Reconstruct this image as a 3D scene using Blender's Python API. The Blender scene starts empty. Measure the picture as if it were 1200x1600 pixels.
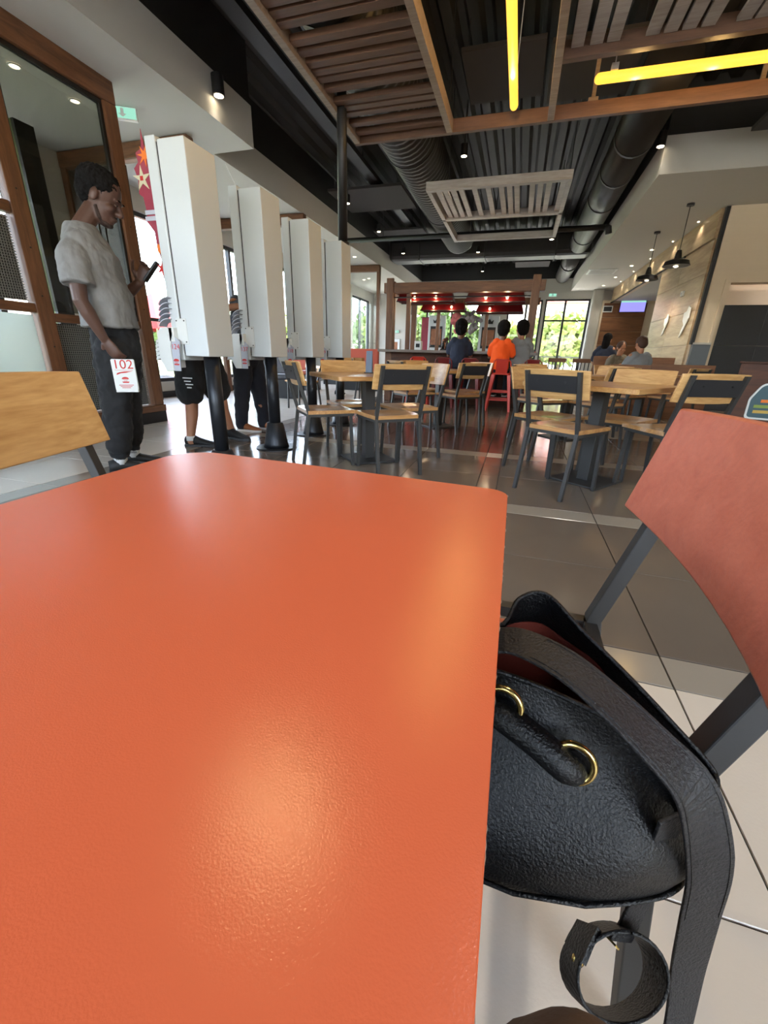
import bpy, math, random
from mathutils import Vector as V, Matrix
R_ = random.Random(7)
scene = bpy.context.scene
COL = scene.collection
# ---------------------------------------------------------------- camera
FPX, CX, CY, HC = 641.0, 600.0, 800.0, 0.9
def ray(x, y): return V(((x-CX)/FPX, (CY-y)/FPX, -1.0))
ZW = -ray(555, 2480).normalized()
FW = ray(812, 560); FW = (FW - FW.dot(ZW)*ZW).normalized()
XW = FW.cross(ZW)
RM = Matrix((XW, FW, ZW))                      # camera axes -> world axes
cd = bpy.data.cameras.new('camera'); cam = bpy.data.objects.new('camera', cd); COL.objects.link(cam)
cd.sensor_fit = 'HORIZONTAL'; cd.sensor_width = 36.0; cd.lens = FPX/1200*36.0
cd.clip_start = 0.02; cd.clip_end = 300
cam.matrix_world = Matrix.Translation((0, 0, HC)) @ RM.to_4x4()
scene.camera = cam
def atY(x, y, Y): d = RM @ ray(x, y); t = Y/d.y; return d*t + V((0, 0, HC))
def atX(x, y, X): d = RM @ ray(x, y); t = X/d.x; return d*t + V((0, 0, HC))
def atZ(x, y, z): d = RM @ ray(x, y); t = (z-HC)/d.z; return d*t + V((0, 0, HC))
def project(p):
    c = RM.transposed() @ (V(p) - V((0, 0, HC)))
    if c.z > -0.02: return None
    return CX - FPX*c.x/c.z, CY + FPX*c.y/c.z
# ---------------------------------------------------------------- world, sun, exposure
w = bpy.data.worlds.new('world'); scene.world = w; w.use_nodes = True
nt = w.node_tree; bg = nt.nodes['Background']
sky = nt.nodes.new('ShaderNodeTexSky'); sky.sky_type = 'NISHITA'; sky.sun_disc = False
sky.sun_elevation = math.radians(48); sky.sun_rotation = math.radians(80); sky.dust_density = 3.0; sky.air_density = 1.0
hs_ = nt.nodes.new('ShaderNodeHueSaturation'); hs_.inputs['Saturation'].default_value = .62      # thin bright cloud
nt.links.new(sky.outputs[0], hs_.inputs['Color']); tn_ = nt.nodes.new('ShaderNodeMix'); tn_.data_type = 'RGBA'; tn_.blend_type = 'MULTIPLY'; tn_.inputs[0].default_value = 1; tn_.inputs[7].default_value = (1.02, .98, 1.0, 1); nt.links.new(hs_.outputs[0], tn_.inputs[6]); nt.links.new(tn_.outputs[2], bg.inputs[0]); bg.inputs[1].default_value = 2.2
sd = bpy.data.lights.new('sun', 'SUN'); sd.energy = 7.0; sd.angle = 0.02; sd.color = (1, .95, .86)
so = bpy.data.objects.new('sun', sd); COL.objects.link(so); so.rotation_euler = (0, math.radians(46), math.radians(15))
scene.view_settings.view_transform = 'Standard'; scene.view_settings.look = 'None'
scene.view_settings.gamma = 1.0; scene.view_settings.use_curve_mapping = False
scene.view_settings.exposure = 0.78
try:
    scene.cycles.use_denoising = True; scene.cycles.sample_clamp_indirect = 8.0; scene.cycles.caustics_reflective = False
    scene.cycles.diffuse_bounces = 6; scene.cycles.max_bounces = 12
except Exception: pass

# ---------------------------------------------------------------- materials
def lin(c): return tuple((v/12.92 if v <= .04045 else ((v+.055)/1.055)**2.4) for v in c)
def S(r, g, b): return lin((r/255, g/255, b/255)) + (1,)
MATS = {}
def mat(name, col, rough=.5, metal=0, bump=0, bscale=60, var=0, vscale=6, emit=None, estr=0, spec=None, coat=0, stretch=(1,1,1), trans=0, sheen=0, alpha=1):
    m = bpy.data.materials.new(name); m.use_nodes = True; n = m.node_tree; b = n.nodes['Principled BSDF']
    b.inputs['Base Color'].default_value = col; b.inputs['Roughness'].default_value = rough; b.inputs['Metallic'].default_value = metal
    if spec is not None: b.inputs['Specular IOR Level'].default_value = spec
    if coat: b.inputs['Coat Weight'].default_value = coat; b.inputs['Coat Roughness'].default_value = .12
    if sheen: b.inputs['Sheen Weight'].default_value = sheen
    if trans: b.inputs['Transmission Weight'].default_value = trans
    if alpha < 1: b.inputs['Alpha'].default_value = alpha
    if emit: b.inputs['Emission Color'].default_value = emit; b.inputs['Emission Strength'].default_value = estr
    if bump or var:
        tc = n.nodes.new('ShaderNodeTexCoord'); mp = n.nodes.new('ShaderNodeMapping'); mp.inputs['Scale'].default_value = stretch
        n.links.new(tc.outputs['Object'], mp.inputs[0])
    if var:
        t = n.nodes.new('ShaderNodeTexNoise'); t.inputs['Scale'].default_value = vscale; t.inputs['Detail'].default_value = 5
        n.links.new(mp.outputs[0], t.inputs['Vector'])
        r = n.nodes.new('ShaderNodeMix'); r.data_type = 'RGBA'
        r.inputs[6].default_value = tuple(max(0, c*(1-var)) for c in col[:3])+(1,); r.inputs[7].default_value = tuple(min(1, c*(1+var)) for c in col[:3])+(1,)
        n.links.new(t.outputs[0], r.inputs[0]); n.links.new(r.outputs[2], b.inputs['Base Color'])
    if bump:
        t = n.nodes.new('ShaderNodeTexNoise'); t.inputs['Scale'].default_value = bscale; t.inputs['Detail'].default_value = 3
        n.links.new(mp.outputs[0], t.inputs['Vector']); bp = n.nodes.new('ShaderNodeBump'); bp.inputs['Strength'].default_value = bump; bp.inputs['Distance'].default_value = min(.01, .8/bscale)
        n.links.new(t.outputs[0], bp.inputs['Height']); n.links.new(bp.outputs[0], b.inputs['Normal'])
    MATS[name] = m; return m
def wood(name, c1, c2, rough=.45, axis='x', scale=1.0, bump=.15, coat=0, rand=True):
    """grain runs along the given object axis"""
    m = bpy.data.materials.new(name); m.use_nodes = True; n = m.node_tree; b = n.nodes['Principled BSDF']; L = n.links.new
    tc = n.nodes.new('ShaderNodeTexCoord'); mp = n.nodes.new('ShaderNodeMapping'); k = dict(x=(.12,1,1), y=(1,.12,1), z=(1,1,.12))[axis]
    mp.inputs['Scale'].default_value = tuple(v*scale for v in k)
    if rand:
        oi = n.nodes.new('ShaderNodeObjectInfo'); mu = n.nodes.new('ShaderNodeVectorMath'); mu.operation = 'ADD'
        sc = n.nodes.new('ShaderNodeMath'); sc.operation = 'MULTIPLY'; sc.inputs[1].default_value = 37
        L(oi.outputs['Random'], sc.inputs[0]); L(tc.outputs['Object'], mu.inputs[0]); L(sc.outputs[0], mu.inputs[1]); L(mu.outputs[0], mp.inputs[0])
    else: L(tc.outputs['Object'], mp.inputs[0])
    t = n.nodes.new('ShaderNodeTexNoise'); t.inputs['Scale'].default_value = 22; t.inputs['Detail'].default_value = 8; t.inputs['Distortion'].default_value = 1.2
    t2 = n.nodes.new('ShaderNodeTexNoise'); t2.inputs['Scale'].default_value = 120; t2.inputs['Detail'].default_value = 3
    L(mp.outputs[0], t.inputs['Vector']); L(mp.outputs[0], t2.inputs['Vector'])
    ad = n.nodes.new('ShaderNodeMath'); ad.operation = 'MULTIPLY_ADD'; ad.inputs[1].default_value = .45; L(t2.outputs[0], ad.inputs[0]); L(t.outputs[0], ad.inputs[2])
    cr = n.nodes.new('ShaderNodeValToRGB'); cr.color_ramp.elements[0].position = .45; cr.color_ramp.elements[1].position = .95
    cr.color_ramp.elements[0].color = c2; cr.color_ramp.elements[1].color = c1; L(ad.outputs[0], cr.inputs[0]); L(cr.outputs[0], b.inputs['Base Color'])
    bp = n.nodes.new('ShaderNodeBump'); bp.inputs['Strength'].default_value = bump; bp.inputs['Distance'].default_value = .004
    L(ad.outputs[0], bp.inputs['Height']); L(bp.outputs[0], b.inputs['Normal'])
    b.inputs['Roughness'].default_value = rough
    if coat: b.inputs['Coat Weight'].default_value = coat; b.inputs['Coat Roughness'].default_value = .15
    MATS[name] = m; return m
def glow(name, col, s): return mat(name, (0, 0, 0, 1), .6, emit=col, estr=s)
def glassmat(name, tint=(1,1,1,1), a=.12, rough=.02):
    m = bpy.data.materials.new(name); m.use_nodes = True; n = m.node_tree; L = n.links.new
    n.nodes.remove(n.nodes['Principled BSDF']); out = n.nodes['Material Output']
    tr = n.nodes.new('ShaderNodeBsdfTransparent'); tr.inputs[0].default_value = tint
    gl = n.nodes.new('ShaderNodeBsdfGlossy'); gl.inputs['Roughness'].default_value = rough
    fr = n.nodes.new('ShaderNodeFresnel'); ge = n.nodes.new('ShaderNodeNewGeometry'); mr = n.nodes.new('ShaderNodeMapRange'); mr.inputs[3].default_value = 1.45; mr.inputs[4].default_value = 1/1.45; L(ge.outputs['Backfacing'], mr.inputs[0]); L(mr.outputs[0], fr.inputs[0])
    mx = n.nodes.new('ShaderNodeMixShader'); L(fr.outputs[0], mx.inputs[0]); L(tr.outputs[0], mx.inputs[1]); L(gl.outputs[0], mx.inputs[2]); L(mx.outputs[0], out.inputs[0])
    MATS[name] = m; return m
ORANGE = mat('orange_laminate', S(214, 103, 66), .21, bump=.14, bscale=1000, var=.03, vscale=10)
ORANGE_P = wood('orange_paint', S(184, 100, 76), S(166, 82, 60), .42, 'y', 1.0, .35)
CHIP = mat('laminate_edge', S(90, 62, 48), .6, bump=.3, bscale=200, var=.3, vscale=60)
OAK = wood('oak_seat', S(200, 152, 96), S(158, 108, 60), .28, 'x', 1, .08, .7)
OAKB = wood('oak_back', S(214, 170, 112), S(172, 124, 70), .42, 'x', 1, .2, .15)
STEEL = mat('dark_steel', S(58, 57, 56), .5, .2, bump=.05, bscale=300)
PLATE = mat('black_plate', S(34, 34, 37), .5, bump=.05, bscale=300)
BLACK = mat('black_metal', S(26, 26, 28), .45, .1)
POLE = mat('pole_metal', S(40, 42, 47), .35, .4)
WHITE = mat('white_enamel', S(204, 209, 211), .38, var=.015, vscale=3)
WHITEP = mat('white_plastic', S(218, 220, 218), .4)
GREYC = mat('grey_card', S(180, 184, 196), .45)
BROWN = wood('walnut_frame', S(120, 80, 52), S(84, 53, 34), .45, 'z', .8, .15)
BROWNX = wood('walnut_beam', S(118, 78, 50), S(82, 52, 33), .45, 'x', .8, .15)
BROWNY = wood('walnut_rail', S(118, 78, 50), S(82, 52, 33), .45, 'y', .8, .15)
DARKW = wood('dark_oak', S(66, 54, 46), S(44, 36, 31), .45, 'z', .6, .15)
SLAT = wood('slat_wood', S(100, 70, 51), S(70, 46, 32), .5, 'x', .7, .1)
SLATDAY = wood('slat_daylit', S(168, 160, 154), S(138, 128, 120), .5, 'x', .7, .1)  # slat wood with the window daylight put into its colour as pale grey
SLATF = wood('slat_frame', S(146, 130, 117), S(116, 98, 84), .5, 'x', .7, .1)
WALLW = wood('wall_wood', S(182, 158, 126), S(138, 112, 84), .42, 'y', .28, .15, .1)
PANELB = wood('panel_brown', S(138, 92, 58), S(100, 62, 38), .5, 'x', .35, .1)
BOOTH = wood('booth_wood', S(92, 54, 36), S(62, 36, 25), .65, 'x', .5, .12)
PLASTER = mat('white_plaster', S(190, 187, 180), .85, bump=.05, bscale=90, var=.02)
PLASTERW = mat('warm_plaster', S(214, 198, 174), .8, bump=.12, bscale=30, var=.05, vscale=3, stretch=(.3,.3,4))
DARKC = mat('black_ceiling', S(26, 25, 25), .55, bump=.06, bscale=60)
DECK = mat('black_deck', S(32, 29, 27), .6, .0, spec=.3)
RAFT = mat('black_acoustic', S(46, 42, 40), .9, bump=.2, bscale=150)
DUCT = mat('dark_duct', S(46, 43, 42), .45, .2, bump=.08, bscale=40)
GREYT = mat('grey_tile_wall', S(98, 106, 114), .4, bump=.06, bscale=60, var=.06)
BLACKT = mat('charcoal_tile', S(36, 38, 42), .35, bump=.05, bscale=60)
GROUT = mat('grout', S(50, 47, 44), .9)
TL = mat('tile_cream', S(218, 209, 195), .25, bump=.05, bscale=120, var=.05, vscale=5)
TD = mat('tile_taupe', S(112, 102, 92), .14, bump=.02, bscale=120, var=.07, vscale=5)
TT = mat('tile_tan', S(150, 128, 104), .15, bump=.02, bscale=120, var=.07, vscale=5)
TS = mat('tile_stone', S(156, 148, 136), .16, bump=.02, bscale=120, var=.05, vscale=5)
TR = mat('tile_red', S(98, 76, 68), .14, bump=.02, bscale=120, var=.07, vscale=5)
GLASS = glassmat('window_glass', (.97, 1, .99, 1))
GLASSD = glassmat('smoked_glass', (.62, .62, .58, 1))
FROST = mat('frosted_glass', S(176, 186, 182), .5, trans=.5, bump=.03, bscale=200)
FRAME = mat('window_frame', S(52, 52, 56), .4, .3)
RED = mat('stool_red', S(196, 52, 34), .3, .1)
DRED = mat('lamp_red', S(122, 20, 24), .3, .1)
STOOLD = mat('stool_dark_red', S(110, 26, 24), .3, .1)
SKIN_D = mat('skin_deep', S(82, 55, 43), .5, var=.06, vscale=20)
SKIN_M = mat('skin_medium', S(176, 122, 92), .5, var=.05, vscale=20)
SKIN_B = mat('skin_brown', S(122, 82, 62), .5, var=.05, vscale=20)
HAIR = mat('black_hair', S(16, 14, 14), .9, bump=.6, bscale=160, spec=.2)
HAIRB = mat('brown_hair', S(70, 46, 34), .7, bump=.8, bscale=100)
def cloth(name, c, v=.1): return mat(name, c, .9, bump=.25, bscale=260, var=v, vscale=9, sheen=.04)
TEE_GREY = mat('grey_cotton', S(126, 125, 124), .92, bump=1.0, bscale=13, var=.16, vscale=9, stretch=(1, 1, .35)); PANTS_BLK = cloth('black_cotton', S(27, 27, 29)); NAVY = cloth('navy_cotton', S(34, 40, 58))
ORTEE = cloth('orange_cotton', S(255, 92, 22), .05); GREYTEE = cloth('slate_cotton', S(130, 134, 140)); BROWNCL = cloth('brown_cotton', S(92, 74, 62)); DENIM = cloth('dark_trousers', S(30, 32, 42))
SOCK = cloth('white_sock', S(228, 228, 226), .03)
SHOE = mat('black_shoe', S(30, 30, 32), .6, bump=.3, bscale=150); SHOEB = mat('tan_shoe', S(160, 96, 56), .5); SOLE = mat('shoe_sole', S(60, 60, 62), .7); SOLEW = mat('white_sole', S(220, 218, 214), .6)
LEATHER = mat('black_leather', S(9, 9, 11), .42, bump=.75, bscale=420, var=.12, vscale=8, spec=.4)
LEATHER2 = mat('grey_leather', S(30, 28, 29), .55, bump=.7, bscale=380, var=.12, vscale=8)
LINING = mat('rust_lining', S(120, 44, 28), .9, bump=.2, bscale=200)
BRASS = mat('brass', S(206, 178, 110), .22, 1)
REDPRINT = mat('red_print', S(196, 44, 40), .6); BLACKPRINT = mat('black_print', S(30, 30, 30), .6); WHITEPRINT = mat('white_print', S(230, 230, 230), .6)
ORPRINT = mat('orange_print', S(230, 120, 40), .6)
LAMPX = glow('lamp_strong', (1, .74, .36, 1), 115); LAMPW = glow('lamp_warm', (1, .82, .55, 1), 14); LAMPS = glow('lamp_small', (1, .72, .4, 1), 3); TUBE = glow('tube_yellow', (1, .44, .045, 1), 1.25)
SCREEN = glow('screen_lilac', S(140, 135, 225), .9); EXITG = glow('exit_green', S(150, 215, 190), .7)
GRASS = mat('lawn', S(112, 122, 84), .9, var=.3, vscale=3); PAVE = mat('pavement', S(190, 186, 176), .8, var=.1)
LEAF = mat('leaf_green', S(150, 164, 96), .7, var=.35, vscale=1.2); LEAF2 = mat('leaf_dark', S(112, 134, 80), .7, var=.35, vscale=1.2); BARK = mat('bark', S(90, 74, 60), .9, bump=.5, bscale=20)
ROOF = mat('red_roof', S(176, 92, 70), .8, var=.15, vscale=2); HOUSE = mat('pale_render', S(222, 212, 196), .9); REDC = mat('red_canvas', S(168, 44, 46), .8)

# ---------------------------------------------------------------- mesh builder
class MB:
    def __init__(s): s.v = []; s.f = []; s.m = []; s.mi = 0
    def add(s, vs, fs):
        o = len(s.v); s.v += [tuple(p) for p in vs]; s.f += [tuple(i+o for i in f) for f in fs]; s.m += [s.mi]*len(fs); return s
    def hexa(s, p): return s.add(p, [(0,3,2,1),(4,5,6,7),(0,1,5,4),(1,2,6,5),(2,3,7,6),(3,0,4,7)])
    def box(s, x0, x1, y0, y1, z0, z1):
        return s.hexa([(x0,y0,z0),(x1,y0,z0),(x1,y1,z0),(x0,y1,z0),(x0,y0,z1),(x1,y0,z1),(x1,y1,z1),(x0,y1,z1)])
    def bar(s, a, b, w, h, up=(0,0,1)):
        a, b, up = V(a), V(b), V(up); d = (b-a).normalized(); u = d.cross(up)
        if u.length < 1e-4: u = d.cross(V((0,1,0)))
        u.normalize(); n = u.cross(d); u *= w/2; n *= h/2
        return s.hexa([a-u-n, a+u-n, a+u+n, a-u+n, b-u-n, b+u-n, b+u+n, b-u+n])
    def rings(s, rs, cap=True, closed=False):
        n = len(rs[0]); vs = [p for r in rs for p in r]; fs = []
        k = len(rs)
        for i in range(k if closed else k-1):
            j = (i+1) % k
            for q in range(n): fs.append((i*n+q, i*n+(q+1)%n, j*n+(q+1)%n, j*n+q))
        if cap and not closed: fs += [tuple(range(n))[::-1], tuple((k-1)*n+q for q in range(n))]
        return s.add(vs, fs)
    def tube(s, pts, r, n=10, cap=True, flat=1.0, up=(0,0,1), round_ends=False):
        pts = [V(p) for p in pts]; rad = list(r) if hasattr(r, '__len__') else [r]*len(pts)
        if round_ends:
            d0 = (pts[0]-pts[1]).normalized(); d1 = (pts[-1]-pts[-2]).normalized()
            pre = [(pts[0]+d0*rad[0]*math.sin(a), rad[0]*math.cos(a)) for a in (1.4, 1.0, .5)]
            post = [(pts[-1]+d1*rad[-1]*math.sin(a), rad[-1]*math.cos(a)) for a in (.5, 1.0, 1.4)]
            pts = [p for p, _ in pre]+pts+[p for p, _ in post]; rad = [q for _, q in pre]+rad+[q for _, q in post]
        rs = []; u = None
        for i, p in enumerate(pts):
            d = (pts[min(i+1, len(pts)-1)]-pts[max(i-1, 0)]).normalized()
            if u is None:
                u = d.cross(V(up));
                if u.length < 1e-3: u = d.cross(V((0,1,0)))
            u = (u - d*u.dot(d)).normalized(); v = d.cross(u)
            rs.append([p+u*math.cos(2*math.pi*q/n)*rad[i]+v*math.sin(2*math.pi*q/n)*rad[i]*flat for q in range(n)])
        return s.rings(rs, cap)
    def lathe(s, prof, n=20, o=(0,0,0), cap=True):
        o = V(o); return s.rings([[o+V((r*math.cos(2*math.pi*q/n), r*math.sin(2*math.pi*q/n), z)) for q in range(n)] for r, z in prof], cap)
    def prism(s, poly, d0, d1, f):
        """poly 2d; f(u,v,d)->xyz"""
        n = len(poly); return s.add([f(u,v,d0) for u,v in poly]+[f(u,v,d1) for u,v in poly], [tuple(range(n))[::-1], tuple(range(n,2*n))]+[(i,(i+1)%n,n+(i+1)%n,n+i) for i in range(n)])
    def ell(s, c, r, rot=None, n=12, m=8):
        c = V(c); rot = rot or Matrix.Identity(3); rs = []
        for i in range(1, m):
            a = math.pi*i/m; rs.append([c+rot@V((r[0]*math.sin(a)*math.cos(2*math.pi*q/n), r[1]*math.sin(a)*math.sin(2*math.pi*q/n), -r[2]*math.cos(a))) for q in range(n)])
        return s.rings(rs)
    def ribbon(s, pts, sides, w, t):
        """band through pts, width along sides"""
        pts = [V(p) for p in pts]; rs = []
        for i, p in enumerate(pts):
            d = (pts[min(i+1, len(pts)-1)]-pts[max(i-1, 0)]).normalized(); u = V(sides[i]); u = (u-d*u.dot(d)).normalized(); n = d.cross(u)
            rs.append([p+u*w/2+n*t/2, p-u*w/2+n*t/2, p-u*w/2-n*t/2, p+u*w/2-n*t/2])
        return s.rings(rs)
def obj(name, mb, material, parent=None, smooth=False, bevel=0, loc=None, seg=2):
    if isinstance(mb, bpy.types.Mesh): me = mb
    else:
        me = bpy.data.meshes.new(name); me.from_pydata(mb.v, [], mb.f); me.validate()
        ms = material if isinstance(material, (list, tuple)) else [material]
        for m in ms: me.materials.append(m)
        if len(ms) > 1:
            for p, i in zip(me.polygons, mb.m): p.material_index = i
        if smooth:
            for p in me.polygons: p.use_smooth = True
    o = bpy.data.objects.new(name, me); COL.objects.link(o)
    if parent: o.parent = parent
    if loc is not None: o.location = loc
    if bevel:
        b = o.modifiers.new('bevel', 'BEVEL'); b.width = bevel; b.segments = seg; b.limit_method = 'ANGLE'; b.angle_limit = .6
    return o
def smooth_by_angle(o, a=40):
    try: o.data.set_sharp_from_angle(angle=math.radians(a))
    except Exception: pass
def tag(o, label, cat, group=None, kind=None):
    o['label'] = label; o['category'] = cat
    if group: o['group'] = group
    if kind: o['kind'] = kind
    return o
def thing(name, label, cat, loc=(0,0,0), rz=0, group=None):
    o = bpy.data.objects.new(name, None); COL.objects.link(o); o.location = loc; o.rotation_euler = (0, 0, rz); o.empty_display_size = .1
    return tag(o, label, cat, group)
def struct(name, mb, material, label, cat, parent=None, bevel=0, smooth=False):
    o = obj(name, mb, material, parent, smooth, bevel)
    if not parent: o['kind'] = 'structure'; tag(o, label, cat)
    return o
def copy_tree(o, parent=None):
    c = o.copy(); COL.objects.link(c); c.parent = parent
    for ch in list(o.children): copy_tree(ch, c)
    return c
def dup(root, loc, rz, label, group=None):
    c = copy_tree(root); c.location = loc; c.rotation_euler = (0, 0, rz); c['label'] = label
    if group: c['group'] = group
    return c
TEXTS = []
def text(name, body, size, material, parent, M, ext=.0004, align='CENTER'):
    c = bpy.data.curves.new(name, 'FONT'); c.body = body; c.size = size; c.extrude = ext; c.align_x = align; c.align_y = 'CENTER'
    c.materials.append(material); o = bpy.data.objects.new(name, c); COL.objects.link(o); o.parent = parent; o.matrix_local = M; TEXTS.append(o); return o
def frame_m(p, right, up):
    r = V(right).normalized(); u = V(up).normalized(); n = r.cross(u)
    return Matrix.Translation(p) @ Matrix((r, u, n)).transposed().to_4x4()
def point(name, loc, e, col=(1,.85,.65), r=.05, parent=None):
    l = bpy.data.lights.new(name, 'POINT'); l.energy = e; l.color = col; l.shadow_soft_size = r
    o = bpy.data.objects.new(name, l); COL.objects.link(o); o.location = loc
    if parent: o.parent = parent
    return o
LK = .26                                      # overall dimming of the lamps
def spot(name, loc, e, col=(1,.9,.75), ang=100, parent=None, rot=(0,0,0), r=.06):
    l = bpy.data.lights.new(name, 'SPOT'); l.energy = e*LK; l.color = col; l.spot_size = math.radians(ang); l.spot_blend = .6; l.shadow_soft_size = r
    o = bpy.data.objects.new(name, l); COL.objects.link(o); o.location = loc; o.rotation_euler = rot
    if parent: o.parent = parent
    return o
# ================================================================ THE SETTING
ZS = 3.5; YF = 19.9; XL = -6.7; YB = -3.0; XR = 5.6; ZT = 4.6
# ---- floor: grout bed with single tiles
mb = MB(); mb.box(XL-.2, 7.2, YB-.2, YF+.2, -.12, -.006)
floor = struct('floor', mb, GROUT, 'polished floor of cream, taupe and tan stone tiles', 'floor')
xs = [-7.35+.605*k for k in range(8)]
xs = [-6.72, -6.115, -5.51, -4.905, -4.3, -3.695, -3.09, -2.92, -2.61, -2.005, -1.4, -.795, -.19, -.042] + [.563+.605*k for k in range(11)]
ys = [-3.05, -2.447, -1.842, -1.237, -.632, -.027, .578, 1.165, 1.318, 1.925, 2.53, 2.70, 3.385, 4.07, 4.26, 4.75, 5.245, 5.74, 5.9, 6.505, 7.11, 7.32] + [7.925+.605*k for k in range(20)]
cells = []
for i in range(len(xs)-1):
    for j in range(len(ys)-1):
        x0, x1, y0, y1 = xs[i], xs[i+1], ys[j], ys[j+1]; xc, yc = (x0+x1)/2, (y0+y1)/2
        ns = (y1-y0) < .25; ws = (x1-x0) < .2
        if xc < -2.92: m = TS if ws else TL
        elif yc < 1.165: m = TL
        elif yc < 5.74: m = TS if ns else (TR if (yc > 4.26 and -2 < xc < 0) else TD)
        elif yc < 7.32 and xc < .0: m = TD if ns else TT
        elif yc < 12: m = TD if xc < .6 else TS
        else: m = TS
        if ws and yc > 4.07 and yc < 4.26: m = TL
        p = project((xc, yc, 0)); vis = p is not None and -60 < p[0] < 1260 and -60 < p[1] < 1680
        cells.append((0 if vis else 1, xc*xc+yc*yc, x0, x1, y0, y1, m))
cells.sort(key=lambda c: c[:2])
tcache = {}; rest = MB(); restm = [TL, TS, TD, TR, TT]
for k, (nv, d2, x0, x1, y0, y1, m) in enumerate(cells):
    g = .0025
    if not nv and k < 290:
        key = (round(x1-x0, 3), round(y1-y0, 3), m.name)
        if key not in tcache:
            t = MB(); a, b = (x1-x0)/2-g, (y1-y0)/2-g; c = .0015
            t.add([(-a,-b,-.006),(a,-b,-.006),(a,b,-.006),(-a,b,-.006),(-a,-b,-c),(a,-b,-c),(a,b,-c),(-a,b,-c),(-a+c,-b+c,0),(a-c,-b+c,0),(a-c,b-c,0),(-a+c,b-c,0)],
                  [(0,1,5,4),(1,2,6,5),(2,3,7,6),(3,0,4,7),(4,5,9,8),(5,6,10,9),(6,7,11,10),(7,4,8,11),(8,9,10,11)])
            o = obj('tile', t, m, floor, loc=((x0+x1)/2, (y0+y1)/2, 0)); tcache[key] = o.data
        else: obj('tile', tcache[key], m, floor, loc=((x0+x1)/2, (y0+y1)/2, 0))
    else:
        rest.mi = restm.index(m); rest.box(x0+g, x1-g, y0+g, y1-g, -.006, 0)
o = obj('tile_field', rest, restm, floor); o['kind'] = 'stuff'

# ---- windows
def window(n, axis, pos, a0, a1, z0, z1, muls, trans, th=.09, label='', glass=None):
    """a glazed opening in a wall plane; axis 'x': wall runs along x at y=pos"""
    def B(mb, u0, u1, d0, d1, w0, w1):
        if axis == 'x': mb.box(u0, u1, pos+d0, pos+d1, w0, w1)
        else: mb.box(pos+d0, pos+d1, u0, u1, w0, w1)
    r = bpy.data.objects.new('window_%d' % n, None); COL.objects.link(r); r['kind'] = 'structure'; tag(r, label, 'window')
    f = MB(); k = .07; h = th/2
    B(f, a0, a0+k, -h, h, z0, z1); B(f, a1-k, a1, -h, h, z0, z1); B(f, a0+k, a1-k, -h, h, z0, z0+k); B(f, a0+k, a1-k, -h, h, z1-k, z1)
    obj('window_frame', f, FRAME, r, bevel=.004)
    for q in muls: m = MB(); B(m, q-.04, q+.04, -h, h, z0+k, z1-k); obj('mullion', m, FRAME, r)
    ed = [a0+k]+[e for q in muls for e in (q-.04, q+.04)]+[a1-k]
    for i in range(0, len(ed), 2):
        for t in trans: m = MB(); B(m, ed[i], ed[i+1], -h*.8, h*.8, t-.03, t+.03); obj('transom', m, FRAME, r)
        zz = [z0+k]+[e for t in trans for e in (t-.03, t+.03)]+[z1-k]
        for j in range(0, len(zz), 2): m = MB(); B(m, ed[i], ed[i+1], -.004, .004, zz[j], zz[j+1]); obj('pane', m, glass or GLASS, r)
    return r
def wall(name, axis, pos, th, a0, a1, z0, z1, holes, material, label):
    """wall slab with rectangular holes, cut into strips"""
    mb = MB(); cuts = sorted({a0, a1} | {h[0] for h in holes} | {h[1] for h in holes})
    for u0, u1 in zip(cuts, cuts[1:]):
        hs = sorted([h for h in holes if h[0] <= u0 and h[1] >= u1], key=lambda h: h[2]); z = z0
        for h in hs+[(0, 0, z1, z1)]:
            if h[2] > z+1e-4:
                if axis == 'x': mb.box(u0, u1, pos, pos+th, z, h[2])
                else: mb.box(pos, pos+th, u0, u1, z, h[2])
            z = h[3]
    return struct(name, mb, material, label, 'wall')
lw = [(-2.6, 1.9), (2.2, 5.3), (5.75, 8.3), (8.5, 11.2), (11.4, 14.0), (17.2, 19.35)]
wall('wall_left', 'y', XL-.2, .2, YB-.2, YF+.2, 0, ZT, [(a, b, .3, 3.15) for a, b in lw], PLASTER, 'off-white wall holding the row of windows on the left')
sides = ['behind the counter wall at far left edge', 'behind the tall wood-framed glass partition', 'with red parasol outside, behind the first white kiosk', 'seen between the first and second white kiosks', 'seen between the second and third white kiosks', 'narrow one at the far end of the left wall']
for i, (a, b) in enumerate(lw):
    window(i+1, 'y', XL-.1, a, b, .3, 3.15, [a+(b-a)*.36, a+(b-a)*.7] if b-a > 2.3 else [(a+b)/2], [1.43] if i < 5 else [], label='dark-framed left window '+sides[i])
fw_ = [(-4.95, -1.75), (-.75, .62), (.72, 2.42)]
wall('wall_far', 'x', YF, .2, XL-.2, 7.2, 0, ZT, [(fw_[0][0], fw_[0][1], .3, 3.2), (fw_[1][0], fw_[1][1], .9, 3.2), (fw_[2][0], fw_[2][1], .02, 3.22)], PLASTER, 'off-white far wall with large windows behind the bar')
window(7, 'x', YF+.1, -4.95, -1.75, .3, 3.2, [-4.2, -3.1], [], label='wide dark-framed far window behind left half of the bar')
window(8, 'x', YF+.1, -.75, .62, .9, 3.2, [0.0], [], label='dark-framed far window behind the orange-shirted diner')
window(9, 'x', YF+.1, .72, 2.42, .02, 3.22, [1.5], [2.42], label='tall far window with a transom right of the bar')
wall('wall_back', 'x', YB-.2, .2, XL-.2, 7.2, 0, ZT, [(-6.0, -4.2, .5, 3.1), (-3.6, .2, .5, 3.1), (2.0, 5.2, .5, 3.1)], PLASTER, 'off-white wall with windows behind the photographer')
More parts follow.
